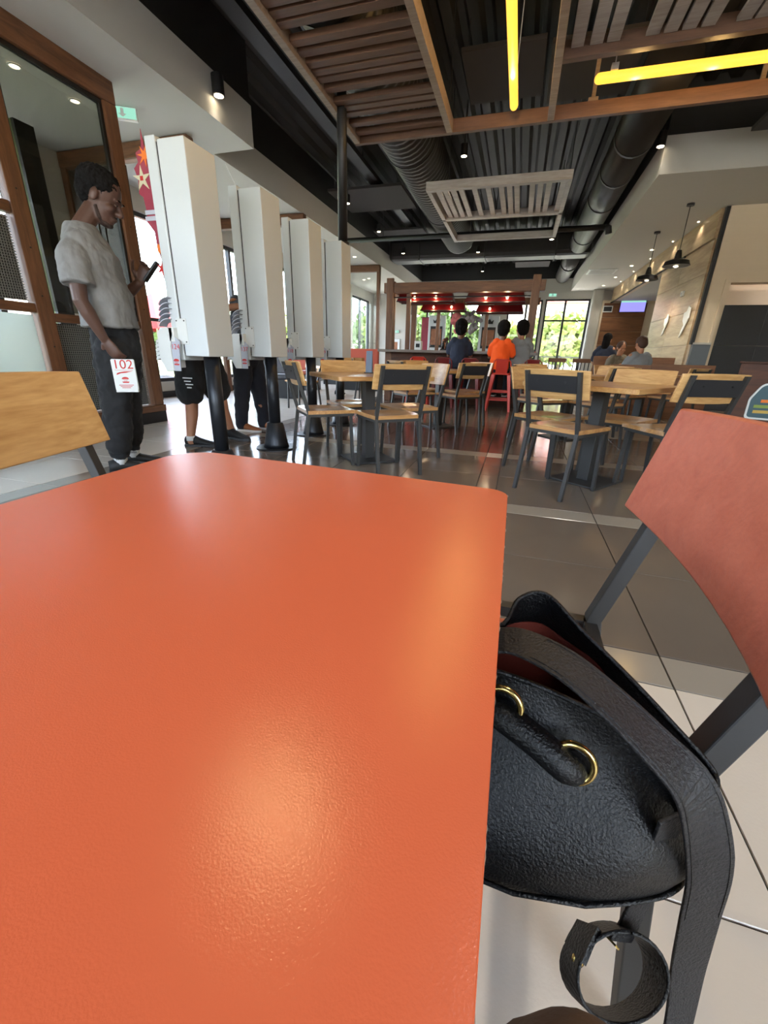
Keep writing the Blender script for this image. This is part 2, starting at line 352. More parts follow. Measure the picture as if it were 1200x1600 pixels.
for i, (a, b) in enumerate([(-6.0, -4.2), (-3.6, .2), (2.0, 5.2)]):
    window(10+i, 'x', YB-.1, a, b, .5, 3.1, [(a+b)/2], [], label='dark-framed window in the back wall behind the photographer, number %s from left' % ('one', 'two', 'three')[i])
wall('wall_right', 'y', XR, .2, YB-.2, 10.0, 0, ZT, [], PLASTERW, 'warm beige wall along the near right side')
# ---- right: niche wall facing the camera at Y=10
YN = 10.0; XN = 3.2
mb = MB(); mb.box(XN, 3.47, YN, YN+.25, 1.28, ZS); mb.box(3.47, XR+.2, YN, YN+.25, 2.3, ZS)
struct('wall_niche', mb, PLASTERW, 'beige textured wall above grey dado beside the dark doorway', 'wall')
mb = MB(); mb.box(XN-.03, 3.47, YN-.03, YN+.25, 0, 1.25)
struct('wall_dado', mb, GREYT, 'blue-grey tiled lower wall left of the dark doorway', 'wall', bevel=.004)
mb = MB(); mb.box(XN-.03, 3.47, YN-.035, YN, 1.25, 1.285); struct('trim_1', mb, PLASTER, 'pale ledge capping the grey dado', 'trim')
mb = MB(); mb.box(3.42, 3.47, YN-.02, YN+.02, 1.285, 2.3); mb.box(3.42, XR, YN-.02, YN+.02, 2.3, 2.36)
struct('trim_2', mb, PLASTERW, 'beige frame around the dark doorway', 'trim')
mb = MB(); mb.box(3.47, 3.52, YN, YN+1.0, 0, 2.3); mb.box(3.47, XR+.2, YN+1.0, YN+1.1, 0, 2.3)
struct('wall_recess', mb, PLASTERW, 'beige recess inside the doorway', 'wall')
o = struct('wall_charcoal', MB().box(3.5, XR, YN+.35, YN+.42, 0, .02), BLACKT, 'charcoal tiled panel standing in the doorway', 'wall')
for j, (z0, z1) in enumerate([(.02, .66), (.665, 1.25), (1.255, 1.97)]):
    for x0, x1 in [(3.5, 4.35), (4.355, 5.2), (5.205, XR)]: obj('panel', MB().box(x0, x1, YN+.33, YN+.42, z0, z1), BLACKT, o, bevel=.003)
mb = MB(); mb.box(3.13, 3.19, YN-.02, YN+.06, 1.25, ZS-.01); struct('trim_3', mb, BLACK, 'black vertical trim strip at the wood wall edge', 'trim')
# ---- right wood wall (boards) and band
wd = struct('wall_wood', MB().box(3.14, 3.3, YN+.06, 13.1, 0, ZS), PLASTERW, 'pale wood-clad wall right of the booths', 'wall')
zb = [0, .62, 1.24, 1.86, 2.48, 3.02]
for j in range(5):
    for k, (y0, y1) in enumerate([(YN+.08, 11.6), (11.6, 13.1)]): obj('board', MB().box(3.1, 3.14, y0+.002, y1-.002, zb[j]+.003, zb[j+1]-.003), WALLW, wd, bevel=.003)
bd = struct('wall_band', MB().box(3.16, 3.3, 13.1, 19.4, 3.06, ZS), PLASTERW, 'wood band under the ceiling along the right wall', 'wall')
for y0, y1 in [(YN+.08, 12.2), (12.2, 14.6), (14.6, 17.0), (17.0, 19.4)]: obj('board', MB().box(3.08, 3.16, y0+.002, y1-.002, 3.04, ZS-.005), WALLW, bd, bevel=.003)
struct('trim_4', MB().box(3.06, 3.1, 11.5, 19.4, 3.0, 3.03), BLACK, 'thin black line under the wood band', 'trim')
# alcove with the screen
mb = MB(); mb.box(2.8, 7.0, 19.4, 19.6, 0, 3.1); al = struct('wall_alcove', mb, PLASTERW, 'beige end wall of the alcove behind the screen', 'wall')
for j in range(6): obj('board', MB().box(2.86, 4.35-.02, 19.34, 19.4, .5*j+.004, .5*(j+1)-.004), PANELB, al, bevel=.003)
mb = MB(); mb.box(7.0, 7.2, 10, 19.6, 0, 3.5); mb.box(3.3, 7.0, 13.1, 13.2, 0, 3.1); struct('wall_alcove_side', mb, PLASTERW, 'beige side walls of the alcove', 'wall')
struct('ceiling_alcove', MB().box(3.3, 7.0, 13.1, 19.6, 3.06, 3.1), PLASTER, 'white alcove ceiling', 'ceiling')
pil = MB(); nz = 40
rows = []
for i in range(nz+1):
    z = 3.5*i/nz; rows.append([V((2.44+.36*q/6, 19.5+.018*math.sin(z*9+q*1.7)+.012*math.sin(z*23+q*2.9), z)) for q in range(7)]+[V((2.8, 19.9, z)), V((2.44, 19.9, z))])
pil.rings(rows); struct('wall_pillar', pil, PLASTER, 'white pillar with carved relief beside the far window', 'wall', smooth=True)
# ---- ceilings
mb = MB(); mb.box(XL, -4.5, YB, 5.4, ZS, 3.96); mb.box(-4.5, -3.85, YB, 6.17, ZS, 3.96); mb.box(XL, -4.5, 5.4, YF, ZS, 3.96)
struct('ceiling_left', mb, PLASTER, 'white lowered ceiling over the left window side', 'ceiling')
mb = MB(); mb.box(1.62, 7.2, 8.3, YF, ZS, 3.96); struct('ceiling_right', mb, PLASTER, 'white lowered ceiling over the right side with pendants', 'ceiling')
mb = MB(); mb.box(-3.9, -3.86, YB, 6.1, 3.962, ZT); mb.box(-4.6, -4.5, 6.1, YF, 3.962, ZT); mb.box(-4.6, -3.86, 6.1, 6.16, 3.962, ZT)
mb.box(1.63, 1.7, 8.4, YF, 3.962, ZT); mb.box(1.63, XR, 8.34, 8.4, 3.962, ZT); mb.box(-4.6, 1.7, YF-.06, YF-.02, 3.95, ZT)
struct('ceiling_sides', mb, DARKC, 'black upstand walls around the open ceiling', 'ceiling')
mb = MB(); prof = []; x = -4.7; 
while x < XR+.3:
    prof += [(x, ZT), (x+.05, ZT-.07), (x+.17, ZT-.07), (x+.22, ZT)]; x += .3
n = len(prof); mb.add([(px_, YB-.2, pz) for px_, pz in prof]+[(px_, YF+.2, pz) for px_, pz in prof], [(i, i+1, n+i+1, n+i) for i in range(n-1)])
mb.box(-7, 7.3, YB-.2, YF+.2, ZT+.002, ZT+.1)
struct('ceiling', mb, DECK, 'black corrugated metal deck of the open ceiling', 'ceiling')
# baseboard of the left wall etc.
struct('baseboard_left', MB().box(XL, XL+.02, YB, YF, 0, .12), BLACK, 'black skirting along the left wall', 'baseboard')

# ---- wooden framed glass partition on the left
pt = bpy.data.objects.new('glass_partition', None); COL.objects.link(pt); pt.location = (-4.5, 0, 0)
tag(pt, 'tall brown wood partition with tinted glass and mesh panels behind the standing man', 'partition')
def pb(name, m, x0, x1, y0, y1, z0, z1, bev=.006): return obj(name, MB().box(x0, x1, y0, y1, z0, z1), m, pt, bevel=bev)
pb('kick_base', BLACK, -.06, .06, -2.9, 4.52, 0, .14)
pb('sill', BROWNY, -.07, .07, -2.9, 4.52, .14, .22)
pb('top_beam', BROWNY, -.06, .06, -2.9, 4.5, 3.3, 3.5)
for y in (4.43, 3.24, 1.9, .4, -1.2, -2.8): 
    p = pb('post', BROWN, -.055, .055, y-.075, y+.075, .22, 3.3)
    for z in (.9, 1.35, 1.75, 2.2): obj('bolt', MB().tube([(.054, y, z), (.058, y, z)], .008, 8), BLACK, p)
ybay = [(-2.72, -1.28), (-1.12, .32), (.48, 1.82), (1.98, 3.16)]
for y0, y1 in ybay:
    pb('rail', BROWNY, -.045, .045, y0, y1, 1.2, 1.28); pb('rail', BROWNY, -.045, .045, y0, y1, 2.0, 2.09)
    pb('glass_pane', GLASSD, -.005, .005, y0+.02, y1-.02, 2.11, 3.28, 0); pb('frosted_pane', FROST, -.006, .006, y0+.02, y1-.02, .24, 1.18, 0)
    g = pb('glass_gasket', BLACK, -.02, .02, y0, y0+.02, .22, 3.3, 0)
pb('rail', BROWNY, -.045, .045, 3.32, 4.35, 1.13, 1.21)
pb('glass_pane', GLASSD, -.005, .005, 3.34, 4.33, 1.23, 3.28, 0)
fr = MB(); fr.box(-.02, .02, 3.315, 3.345, 1.21, 3.3); fr.box(-.02, .02, 4.325, 4.355, 1.21, 3.3); fr.box(-.02, .02, 3.345, 4.325, 3.26, 3.3); obj('glass_gasket', fr, BLACK, pt)
# wire mesh panels
def mesh_panel(y0, y1, z0, z1):
    m = MB(); a = y0
    while a < y1: m.box(-.003, .003, a, a+.006, z0, z1); a += .022
    a = z0
    while a < z1: m.box(-.0035, .0035, y0, y1, a, a+.006); a += .022
    o = obj('wire_mesh', m, mat('mesh_grey', S(110, 110, 106), .5) if 'mesh_grey' not in MATS else MATS['mesh_grey'], pt); o['kind'] = 'stuff'
    pb('mesh_backing', BLACK, -.03, -.02, y0, y1, z0, z1, 0)
mesh_panel(2.0, 3.14, 1.3, 1.98); mesh_panel(3.34, 4.33, .24, 1.12)
# ---- wooden portal frames that divide the window side
def portal(Y, lab, filled=False, glazed=False):
    r = thing('portal_frame', lab, 'frame', (-5.5, Y, 0), group='brown portal frames over the window side')
    x0, x1 = XL+.02+5.5, -4.5+5.5+.06
    obj('beam', MB().box(x0, x1, -.07, .07, 3.3, 3.49), BROWNX, r, bevel=.015)
    for a in ((x1-.1, x1), (x0, x0+.1)): 
        if not filled or a[0] < 0: obj('post', MB().box(a[0], a[1], -.06, .06, 0, 3.3), BROWN, r, bevel=.01)
    if filled:
        for k in range(2): 
            a = x0+.1+.52*k; p = obj('panel', MB().box(a, a+.5, -.03, .03, .12, 3.28), DARKW, r, bevel=.008)
            obj('inset', MB().box(a+.09, a+.41, -.045, -.03, .3, 3.1), DARKW, p, bevel=.012)
    if glazed:
        obj('rail', MB().box(x0+.1, x1-.1, -.05, .05, 1.0, 1.08), BROWNX, r, bevel=.008); obj('low_panel', MB().box(x0+.1, x1-.1, -.03, .03, .1, 1.0), DARKW, r)
        obj('glass_pane', MB().box(x0+.1, x1-.1, -.004, .004, 1.08, 3.3), GLASS, r)
portal(5.62, 'brown portal frame with dark panels behind the standing man', filled=True)
portal(8.8, 'brown portal frame seen between second and third kiosks')
portal(13.75, 'glazed brown portal frame right of the fourth kiosk', glazed=True)
o = thing('green_post', 'olive green square post seen through the tinted glass', 'post', (-5.35, 4.02, 0))
obj('post_shaft', MB().box(-.12, .12, -.1, .1, 0, 3.05), mat('olive_paint', S(106, 118, 62), .6), o, bevel=.006); obj('side_strip', MB().box(.12, .16, -.1, .1, 0, 3.05), BLACK, o)
# ================================================================ CEILING FITTINGS
ZR = 3.35
def hang(parent, pts, z0, z1):
    for x, y in pts: obj('hanger', MB().tube([(x, y, z0), (x, y, z1)], .006, 6), BLACK, parent)
# ---- raft 1, a large suspended frame of slats above the tables
r = thing('slat_raft', 'large suspended wooden slat frame with yellow tubes overhead', 'ceiling raft', (0, 0, ZR))
def rb(name, x0, x1, y0, y1, m=SLATF, z0=0, z1=.13, bev=.004): return obj(name, MB().box(x0, x1, y0, y1, z0, z1), m, r, bevel=bev)
YA, YE = 2.3, 6.06
for x in (-2.27, -1.12, -.01, 2.33): rb('frame_beam', x-.035, x+.035, YA, YE-.06)
for y in (YA-.03, YE-.03): rb('frame_beam', -2.305, 2.365, y-.03, y+.03, SLAT)
rb('frame_beam', .025, 2.295, 4.98, 5.05, SLAT)
y = YA+.06; k = 0; pat = [.075, .03, .03, .085, .15, .03, .035, .13, .12, .03, .03, .13, .05]
smesh = None
while y < YE-.16:
    if smesh is None: o = obj('slat', MB().box(-1.695+.58-.0, 0, 0, 0, 0, 0) if False else MB().box(-.54, .54, 0, .085, 0, .05), SLAT, r, bevel=.003); smesh = o.data
    else:
        o = obj('slat', smesh, SLAT, r); b = o.modifiers.new('bevel', 'BEVEL'); b.width = .003
    o.location = (-1.695, y, .045); y += .085+pat[k % len(pat)]; k += 1
x = .08; k = 0; pat = [.05, .03, .19, .03, .03, .03, .14, .02, .16, .03, .1]; smesh = None
while x < 2.2:
    if smesh is None: o = obj('slat', MB().box(0, .1, YA+.02, 4.97, 0, .03), SLATDAY, r); smesh = o.data
    else: o = obj('slat', smesh, SLATDAY, r)
    o.location = (x, 0, .06); x += .1+pat[k % len(pat)]; k += 1
hang(r, [(-1.12, 2.6), (-1.12, 5.9), (-1.12, 4), (-.01, 5.9), (-.01, 2.6), (2.3, 5.9), (2.3, 2.6)], .13, ZT-ZR)
def tube_lamp(name, a, b, lab):
    a, b = V(a), V(b); t = thing(name, lab, 'tube lamp', a.lerp(b, .5), group='yellow tube lamps'); a2, b2 = a-a.lerp(b, .5), b-a.lerp(b, .5); d = (b2-a2).normalized()
    obj('tube', MB().tube([a2, b2], .042, 14, round_ends=True), TUBE, t, smooth=True)
    for s in (a2+d*.12, b2-d*.12):
        obj('clip', MB().box(s.x-.03, s.x+.03, s.y-.03, s.y+.03, .04, .09), WHITEP, t); obj('cord', MB().tube([s+V((0,0,.09)), s+V((0,0,ZT-ZR-.12))], .004, 6), WHITEP, t)
    n = 3
    for i in range(n): point('tube_light', a2.lerp(b2, (i+.5)/n)-V((0,0,.07)), 9, (1, .6, .2), .06, t)
tube_lamp('tube_lamp', (-.4, 2.5, ZR+.06), (-.4, 5.74, ZR+.06), 'yellow glowing tube lamp running away from the camera overhead')
tube_lamp('tube_lamp', (.38, 5.43, ZR+.04), (2.25, 5.46, ZR+.04), 'yellow glowing tube lamp running crosswise at the top right')
for i, px_ in enumerate([(925, 165), (1187, 140)]):
    p = atZ(px_[0], px_[1], 3.5); t = thing('cable_clamp', 'small metal cable clamp under the deck, %s of two by the crosswise tube lamp' % ('left' if not i else 'right'), 'clamp', p)
    obj('bracket', MB().box(-.05, .05, -.04, .04, 0, .06).box(-.02, .02, -.02, .02, .06, ZT-p.z-.07), SLATF, t, bevel=.004); obj('screw', MB().tube([(0, 0, 0), (0, 0, -.03)], .015, 8), BLACK, t)
# ---- raft 2, smaller frame farther back
r = thing('slat_raft', 'smaller suspended slat frame farther back above the bar tables', 'ceiling raft', (0, 0, ZR))
X0, X1, Y0, Y1 = -1.76, .4, 7.76, 10.85
for x in (X0+.035, X1-.035): rb('frame_beam', x-.035, x+.035, Y0+.05, Y1-.05, SLATDAY)
for y in (Y0, 9.3, Y1): rb('frame_beam', X0, X1, y-.05, y+.05, SLATDAY, 0, .12)
x = X0+.13; k = 0; pat = [.03, .04, .05, .13, .13, .12, .04, .03, .15, .04, .04, .12, .03, .12]; smesh = None
while x < X1-.15:
    if smesh is None: o = obj('slat', MB().box(0, .08, Y0+.05, 9.25, 0, .03), SLATDAY, r); smesh = o.data
    else: o = obj('slat', smesh, SLATF, r)
    o.location = (x, 0, .03); x += .08+pat[k % len(pat)]; k += 1
hang(r, [(X0+.35, Y0), (X1-.04, Y0+.2), (X0+.35, Y1), (X1-.04, Y1-.2)], .12, ZT-ZR)
# ---- ducts and pipes
t = thing('spiral_duct', 'dark ribbed spiral air duct behind the slat frame', 'duct', (-2.0, 0, 4.0))
mb = MB(); pts = []; rad = []
y = 3.0
while y < 13.2: pts += [(0, y, 0), (0, y+.05, 0), (0, y+.07, 0), (0, y+.11, 0)]; rad += [.4, .4, .415, .415]; y += .13
pts += [(0, 13.4, -.05), (0, 13.5, -.2)]; rad += [.38, .3]
obj('duct_body', mb.tube(pts, rad, 24), DUCT, t, smooth=True)
for y in (4.5, 7.5, 10.5): obj('strap', MB().tube([(0, y, 0), (0, y+.03, 0)], .425, 24).box(-.43, -.42, y, y+.03, 0, .6).box(.42, .43, y, y+.03, 0, .6), BLACK, t)
t = thing('round_duct', 'smooth dark round air duct along the right ceiling edge', 'duct', (1.2, 0, 4.0))
obj('duct_body', MB().tube([(0, 6.6, 0), (0, 14.4, 0)], .28, 24), DUCT, t, smooth=True)
obj('duct_body', MB().tube([(0, 15.2, 0), (0, 19.6, 0)], .26, 24), DUCT, t, smooth=True)
for y in (8.2, 9.4, 10.8, 13.4, 17): obj('collar', MB().tube([(0, y, 0), (0, y+.05, 0)], .295, 24), DUCT, t)
t = thing('cross_duct', 'wide dark duct crossing the open ceiling', 'duct', (-1.4, 14.8, 4.02))
obj('duct_body', MB().box(-3.0, 2.95, -.38, .38, -.3, .3), DUCT, t, bevel=.12); 
for x in (-2, 0, 2): obj('joint', MB().box(x-.02, x+.02, -.4, .4, -.32, .32), DUCT, t, bevel=.12)
t = thing('sprinkler_pipe', 'thin black pipe crossing the ceiling near the right soffit', 'pipe', (-1.5, 11.0, 3.515))
obj('pipe_run', MB().tube([(-2.95, 0, 0), (2.85, 0, 0)], .055, 12), BLACK, t, smooth=True); obj('elbow', MB().tube([(2.85, 0, 0), (2.92, 0, -.02), (2.94, 0, -.12)], .065, 12), BLACK, t, smooth=True)
for x in (-2, .6, 2): obj('hanger', MB().tube([(x, 0, .05), (x, 0, 1.03)], .008, 6), BLACK, t)
for i, (x0, x1, y0, y1, z, lab) in enumerate([(-4.3, -2.7, 9.6, 11.0, 4.08, 'left of the spiral duct'), (-4.3, -2.9, 12.6, 13.6, 4.08, 'over the glazed portal frame'), (-1.1, -.16, 6.3, 7.4, 4.2, 'between the two slat frames'),
      (-.1, .88, 6.3, 7.5, 4.15, 'left of the round duct'), (-2.9, -1.0, 16.2, 17.2, 4.15, 'near the far wall, left'), (-.6, .6, 17.6, 18.6, 4.15, 'near the far wall, right'), (2.42, 4.7, 5.3, 7.62, 3.66, 'jutting in at the top right')]):
    t = thing('acoustic_panel', 'flat dark acoustic panel hung %s' % lab, 'acoustic panel', ((x0+x1)/2, (y0+y1)/2, z), group='dark acoustic panels')
    a, b = (x1-x0)/2, (y1-y0)/2; obj('board', MB().box(-a, a, -b, b, 0, .05), RAFT, t, bevel=.006)
    for sx in (-1, 1):
        for sy in (-1, 1): obj('wire', MB().tube([(sx*a*.85, sy*b*.85, .05), (sx*a*.85, sy*b*.85, ZT-z-.04)], .004, 5), BLACK, t)
# long black beams under the deck, left
for i, (x, z, lab) in enumerate([(-3.3, 4.2, 'near the left soffit'), (-2.75, 4.35, 'beside the spiral duct')]):
    t = thing('cable_tray', 'long black cable tray %s' % lab, 'cable tray', (x, 8, z)); obj('channel', MB().box(-.1, .1, -9, 6, 0, .02).box(-.1, -.09, -9, 6, .02, .08).box(.09, .1, -9, 6, .02, .08), DARKC, t)
    for y in (-7, -3, 1, 5): obj('hanger', MB().tube([(0, y, .02), (0, y, ZT-z-.04)], .008, 6), BLACK, t)
# ---- black ceiling spotlights
def spotlight(p, lab, e=60, ztop=None, s=1.0, ang=95, grp='black ceiling spotlights', strong=False, col=(1, .89, .72)):
    t = thing('ceiling_spotlight', lab, 'spotlight', p, group=grp)
    obj('housing', MB().lathe([(.05*s, 0), (.055*s, .005), (.055*s, .15*s), (.045*s, .155*s)], 20), BLACK, t, smooth=False)
    obj('lens', MB().lathe([(.041*s, -.004), (.041*s, 0)], 20), LAMPX if strong else LAMPW, t)
    if ztop: obj('stem', MB().tube([(0, 0, .155*s), (0, 0, ztop-p[2])], .01, 8), BLACK, t)
    if not strong: spot('spot_light', (0, 0, -.02), e, col, ang, t, r=.045*s)
for i, (q, z, lab) in enumerate([((725, 244), 3.85, 'hung between the two slat frames'), ((543, 318), 3.85, 'beside the black pole, left'), ((592, 362), 3.85, 'left of the smaller slat frame'), ((630, 396), 3.85, 'above the left end of the bar frame'),
      ((747, 394), 3.85, 'above the middle of the bar frame'), ((857, 396), 3.85, 'behind the right end of the smaller slat frame'), ((754, 424), 3.8, 'farthest, just above the bar beam'), ((862, 374), 3.42, 'at the corner of the smaller slat frame')]):
    p = atZ(q[0], q[1], z); spotlight(p, 'small black ceiling spotlight '+lab, 70, ZT-.03)
spotlight((-3.77, 5.37, 3.70), 'black cylinder spotlight on the white left soffit', 10, s=1.25)
p = atX(1032, 229, 1.55); spotlight((p.x, p.y, p.z), 'black spotlight at the corner of the white right soffit', 12, ZT-.03, 1.1)
spotlight((-1.22, 1.66, 3.6), 'black ceiling spotlight almost straight above the orange table', 300, ZT-.03, 2.2, 110, strong=True)
spotlight((.9, 1.2, 3.6), 'black spotlight added above the orange chair, outside the picture, to brighten the floor', 300, ZT-.03, 1.2, 120, col=(1, .9, .78))  # unseen lamp, added to brighten the floor at the near right
# ---- recessed downlights
def downlight(p, lab, e=25, grp='recessed downlights', k=.8):
    t = thing('downlight', lab, 'downlight', p, group=grp); obj('rim', MB().lathe([(.075*k, -.004), (.07*k, -.012), (.055*k, -.012), (.052*k, -.002)], 20, cap=False), WHITEP, t); obj('lens', MB().lathe([(.054*k, -.005), (.054*k, -.001)], 16), LAMPW, t)
    if e: spot('down_light', (0, 0, -.02), e, (1, .9, .74), 120, t)
for i, q in enumerate([(1019, 390), (987, 415), (962, 433), (943, 446)]): downlight(atZ(q[0], q[1], ZS), 'recessed warm downlight in the right ceiling, %s from the camera' % ('first', 'second', 'third', 'fourth')[i], 130)
for i, q in enumerate([(22, 102), (117, 157), (131, 265)]): downlight(atZ(q[0], q[1], 3.5), 'recessed downlight seen through the tinted glass, %s' % ('leftmost', 'middle', 'just above the man\'s head')[i], 25)
for i, q in enumerate([(554, 401), (569, 437), (580, 424)]): downlight(atZ(q[0], q[1], ZS), 'recessed downlight near the glazed portal frame, %s' % ('nearest', 'lowest in the photo', 'rightmost')[i], 45)
for i, (x, y) in enumerate([(-5.6, 7.2), (-5.6, 11), (-5.6, 16)]): downlight((x, y, ZS), 'recessed downlight over the window seats behind the kiosks, %s' % ('near', 'middle', 'far')[i], 45)
for i, (x, y) in enumerate([(2.9, 10.9), (2.9, 12.4), (2.9, 14.2), (2.9, 16), (2.9, 17.8)]): downlight((x+.1, y, ZS), 'small downlight washing the wood band, number %s from the black strip' % ('one', 'two', 'three', 'four', 'five')[i], 30, k=.35)
# ---- pendants
def pendant(p, lab):
    t = thing('pendant_lamp', lab, 'pendant lamp', (p[0], p[1], p[2]), group='black enamel pendants')
    obj('shade', MB().lathe([(.215, 0), (.22, .004), (.205, .03), (.19, .075), (.1, .105), (.06, .12), (.05, .19), (.035, .25), (.0, .26)], 28), BLACK, t, smooth=False)
    obj('reflector', MB().lathe([(.212, -.002), (.19, .03), (.1, .06), (.01, .07)], 28, cap=False), WHITEP, t, smooth=True)
    obj('bulb', MB().ell((0, 0, .03), (.05, .05, .05)), LAMPW, t, smooth=True)
    obj('cord', MB().tube([(0, 0, .26), (0, 0, ZS-p[2]-.03)], .007, 8), BLACK, t); obj('canopy', MB().lathe([(.06, ZS-p[2]-.035), (.06, ZS-p[2])], 16), BLACK, t)
    spot('pendant_light', (0, 0, -.04), 170, (1, .88, .7), 130, t)
pendant((2.5, 9.75, 2.55), 'nearer black enamel pendant lamp by the wood wall'); pendant((2.45, 11.5, 2.59), 'farther black enamel pendant lamp by the wood wall')
# ---- air grille, exit signs
p = atZ(940, 424, ZS); t = thing('air_grille', 'square white air grille in the right ceiling', 'air grille', (p.x, p.y, ZS))
f = MB(); 
for a in ((-.4, .4, -.4, -.34), (-.4, .4, .34, .4), (-.4, -.34, -.34, .34), (.34, .4, -.34, .34)): f.box(a[0], a[1], a[2], a[3], -.02, 0)
obj('grille_frame', f, WHITEP, t)
for k in range(9): obj('slat', MB().bar((-.33, -.3+.075*k, -.012), (.33, -.3+.075*k, -.012), .045, .004, (0, .5, 1)), WHITEP, t)
obj('backing', MB().box(-.34, .34, -.34, .34, -.003, -.001), BLACK, t)
def exit_sign(p, rz, lab):
    t = thing('exit_sign', lab, 'exit sign', p, rz); obj('body', MB().box(-.15, .15, -.03, .03, -.12, 0), WHITEP, t, bevel=.006); f = obj('face', MB().box(-.14, .14, -.034, -.03, -.11, -.01), EXITG, t)
    obj('arrow', MB().prism([(-.04,-.07),(0,-.1),(.04,-.07),(.015,-.07),(.015,-.02),(-.015,-.02),(-.015,-.07)], -.036, -.034, lambda u, v, d: (u, d, v)), WHITEP, t)
exit_sign((-4.75, 4.9, 3.5), .55, 'pale green exit sign on the ceiling beside the wood partition')
exit_sign((.95, 19.87, 3.42), 0, 'small green exit sign above the far right window')
exit_sign((-5.6, 19.87, 2.0), 0, 'small green sign on the wall left of the bar')
# ================================================================ ORANGE TABLE
def rounded(poly, rs, n=6):
    out = []; k = len(poly)
    for i, p in enumerate(poly):
        p = V(p); a = V(poly[i-1]); b = V(poly[(i+1) % k]); r_ = rs[i]
        if not r_: out.append(tuple(p)); continue
        u = (a-p).normalized(); v = (b-p).normalized(); ang = u.angle(v); d = r_/math.tan(ang/2); c = p+(u+v).normalized()*(r_/math.sin(ang/2)); s = p+u*d; e = p+v*d
        for q in range(n+1):
            t = q/n; w_ = ((s-c)*(1-t)+(e-c)*t); out.append(tuple(c+w_.normalized()*r_))
    return out
t = thing('orange_table', 'large orange laminate table filling the foreground', 'table', (-.27, .2, 0))
poly = [(-.556, .607), (.008, .566), (.013, -.16), (-.53, -.16)][::-1]
poly = [(a+.27, b-.2) for a, b in poly]; pr = rounded(poly, [.03, .03, .028, .06])
fxy = lambda u, v, d: (u, v, d)
obj('table_core', MB().prism(pr, .700, .7285, fxy), CHIP, t, bevel=.0008)
obj('table_top', MB().prism(pr, .7285, .7302, fxy), ORANGE, t, bevel=.0006)
for i in range(26):   # worn chips along the right edge
    y = -.3+.66*R_.random(); obj('edge_chip', MB().ell((.2795+.004*(.16-y)/.7-.0005, y, .7285), (.0012, .0025+.004*R_.random(), .0014), n=6, m=4), SLATF, t)
obj('pedestal', MB().box(-.035, .035, -.035, .035, .02, .66), STEEL, t, bevel=.004); obj('base_plate', MB().box(-.22, .22, -.22, .22, 0, .02), STEEL, t, bevel=.006); obj('top_bracket', MB().box(-.16, .16, -.16, .16, .66, .70), STEEL, t)
# ================================================================ CHAIRS
def make_chair(label, seat_m, back_m, steel, group, loc, rz, sx=1.0, so=0.0, yb=-.2, zo=-.016, xl=-.235):
    t = thing('dining_chair', label, 'chair', loc, rz, group)
    n = 10; mb = MB(); top = []; bot = []
    for j in range(n+1):
        for i in range(n+1):
            x, y = -.205+.41*i/n, yb+(.21-yb)*j/n; g = max(0, 1-((x/.16)**2+((y+.01)/.15)**2)); zz = .474-.013*g**.6
            if j == n: zz -= .006
            xx = x*sx*(1 if y > -.1 else .97)+so; top.append((xx, y, zz)); bot.append((xx, y, .446))
    q = len(top); fs = []
    for j in range(n):
        for i in range(n): a = j*(n+1)+i; fs += [(a, a+1, a+n+2, a+n+1), (q+a, q+a+n+1, q+a+n+2, q+a+1)]
    ring = [i for i in range(n+1)]+[(j+1)*(n+1)-1 for j in range(1, n+1)]+[n*(n+1)+i for i in range(n-1, -1, -1)]+[j*(n+1) for j in range(n-1, 0, -1)]
    for a, b in zip(ring, ring[1:]+ring[:1]): fs.append((b, a, q+a, q+b))
    o = obj('seat', mb.add(top+bot, fs), seat_m, t, smooth=True); smooth_by_angle(o, 35)
    f = MB(); 
    for a, b in [((-.185, -.18, .434), (-.185, .19, .434)), ((.185, -.18, .434), (.185, .19, .434)), ((-.185, .18, .434), (.185, .18, .434)), ((-.185, -.185, .434), (.185, -.185, .434))]: f.bar(a, b, .022, .022)
    obj('seat_frame', f, steel, t)
    for s in (-1, 1):
        obj('leg', MB().bar((s*.185, .18, 0), (s*.178, .165, .44), .024, .024, (0, 1, 0)), steel, t, bevel=.002)
        m = MB(); w_ = .013
        path = [(-.255, 0), (-.19, .45), (-.296, .85+zo)]
        sec = [[V((s*.185-w_, y-.013, z)), V((s*.185+w_, y-.013, z)), V((s*.185+w_, y+.013, z)), V((s*.185-w_, y+.013, z))] for y, z in path]
        lg = obj('leg', m.rings(sec[:2]+sec[1:]) if False else m.rings(sec), steel, t, bevel=.002)
    # backrest: slightly bowed plank leaning back, black plate behind
    m = MB(); rs = []
    for i in range(13):
        x = xl+(.235-xl)*i/12; c = .028*(1-min(1.3, (x/.235)**2)); e = .012*min(1.3, (x/.235)**2)
        zz = (.678+e*.6+zo, .862-e*.3+zo)
        rs.append([V((x, -.198-(z-.45)*.265+.030-c+d, z)) for z, d in ((zz[0], 0), (zz[0], .016), (zz[1], .016), (zz[1], 0))])
    o = obj('backrest', m.rings(rs), back_m, t, smooth=True, bevel=.003); smooth_by_angle(o, 40)
    m = MB(); rs = []
    for z in (.722+zo, .826+zo): rs.append([V((sx*.173, -.198-(z-.45)*.265-.012+d, z)) for sx, d in ((-1, 0), (1, 0), (1, .006), (-1, .006))])
    p = obj('back_plate', m.rings(rs), PLATE, t)
    for sx in (-.1, .1): obj('screw', MB().tube([(sx, -.198-.32*.265-.013, .77), (sx, -.198-.32*.265-.017, .77)], .006, 8), BLACK, p)
    return t
R45 = math.radians(45)
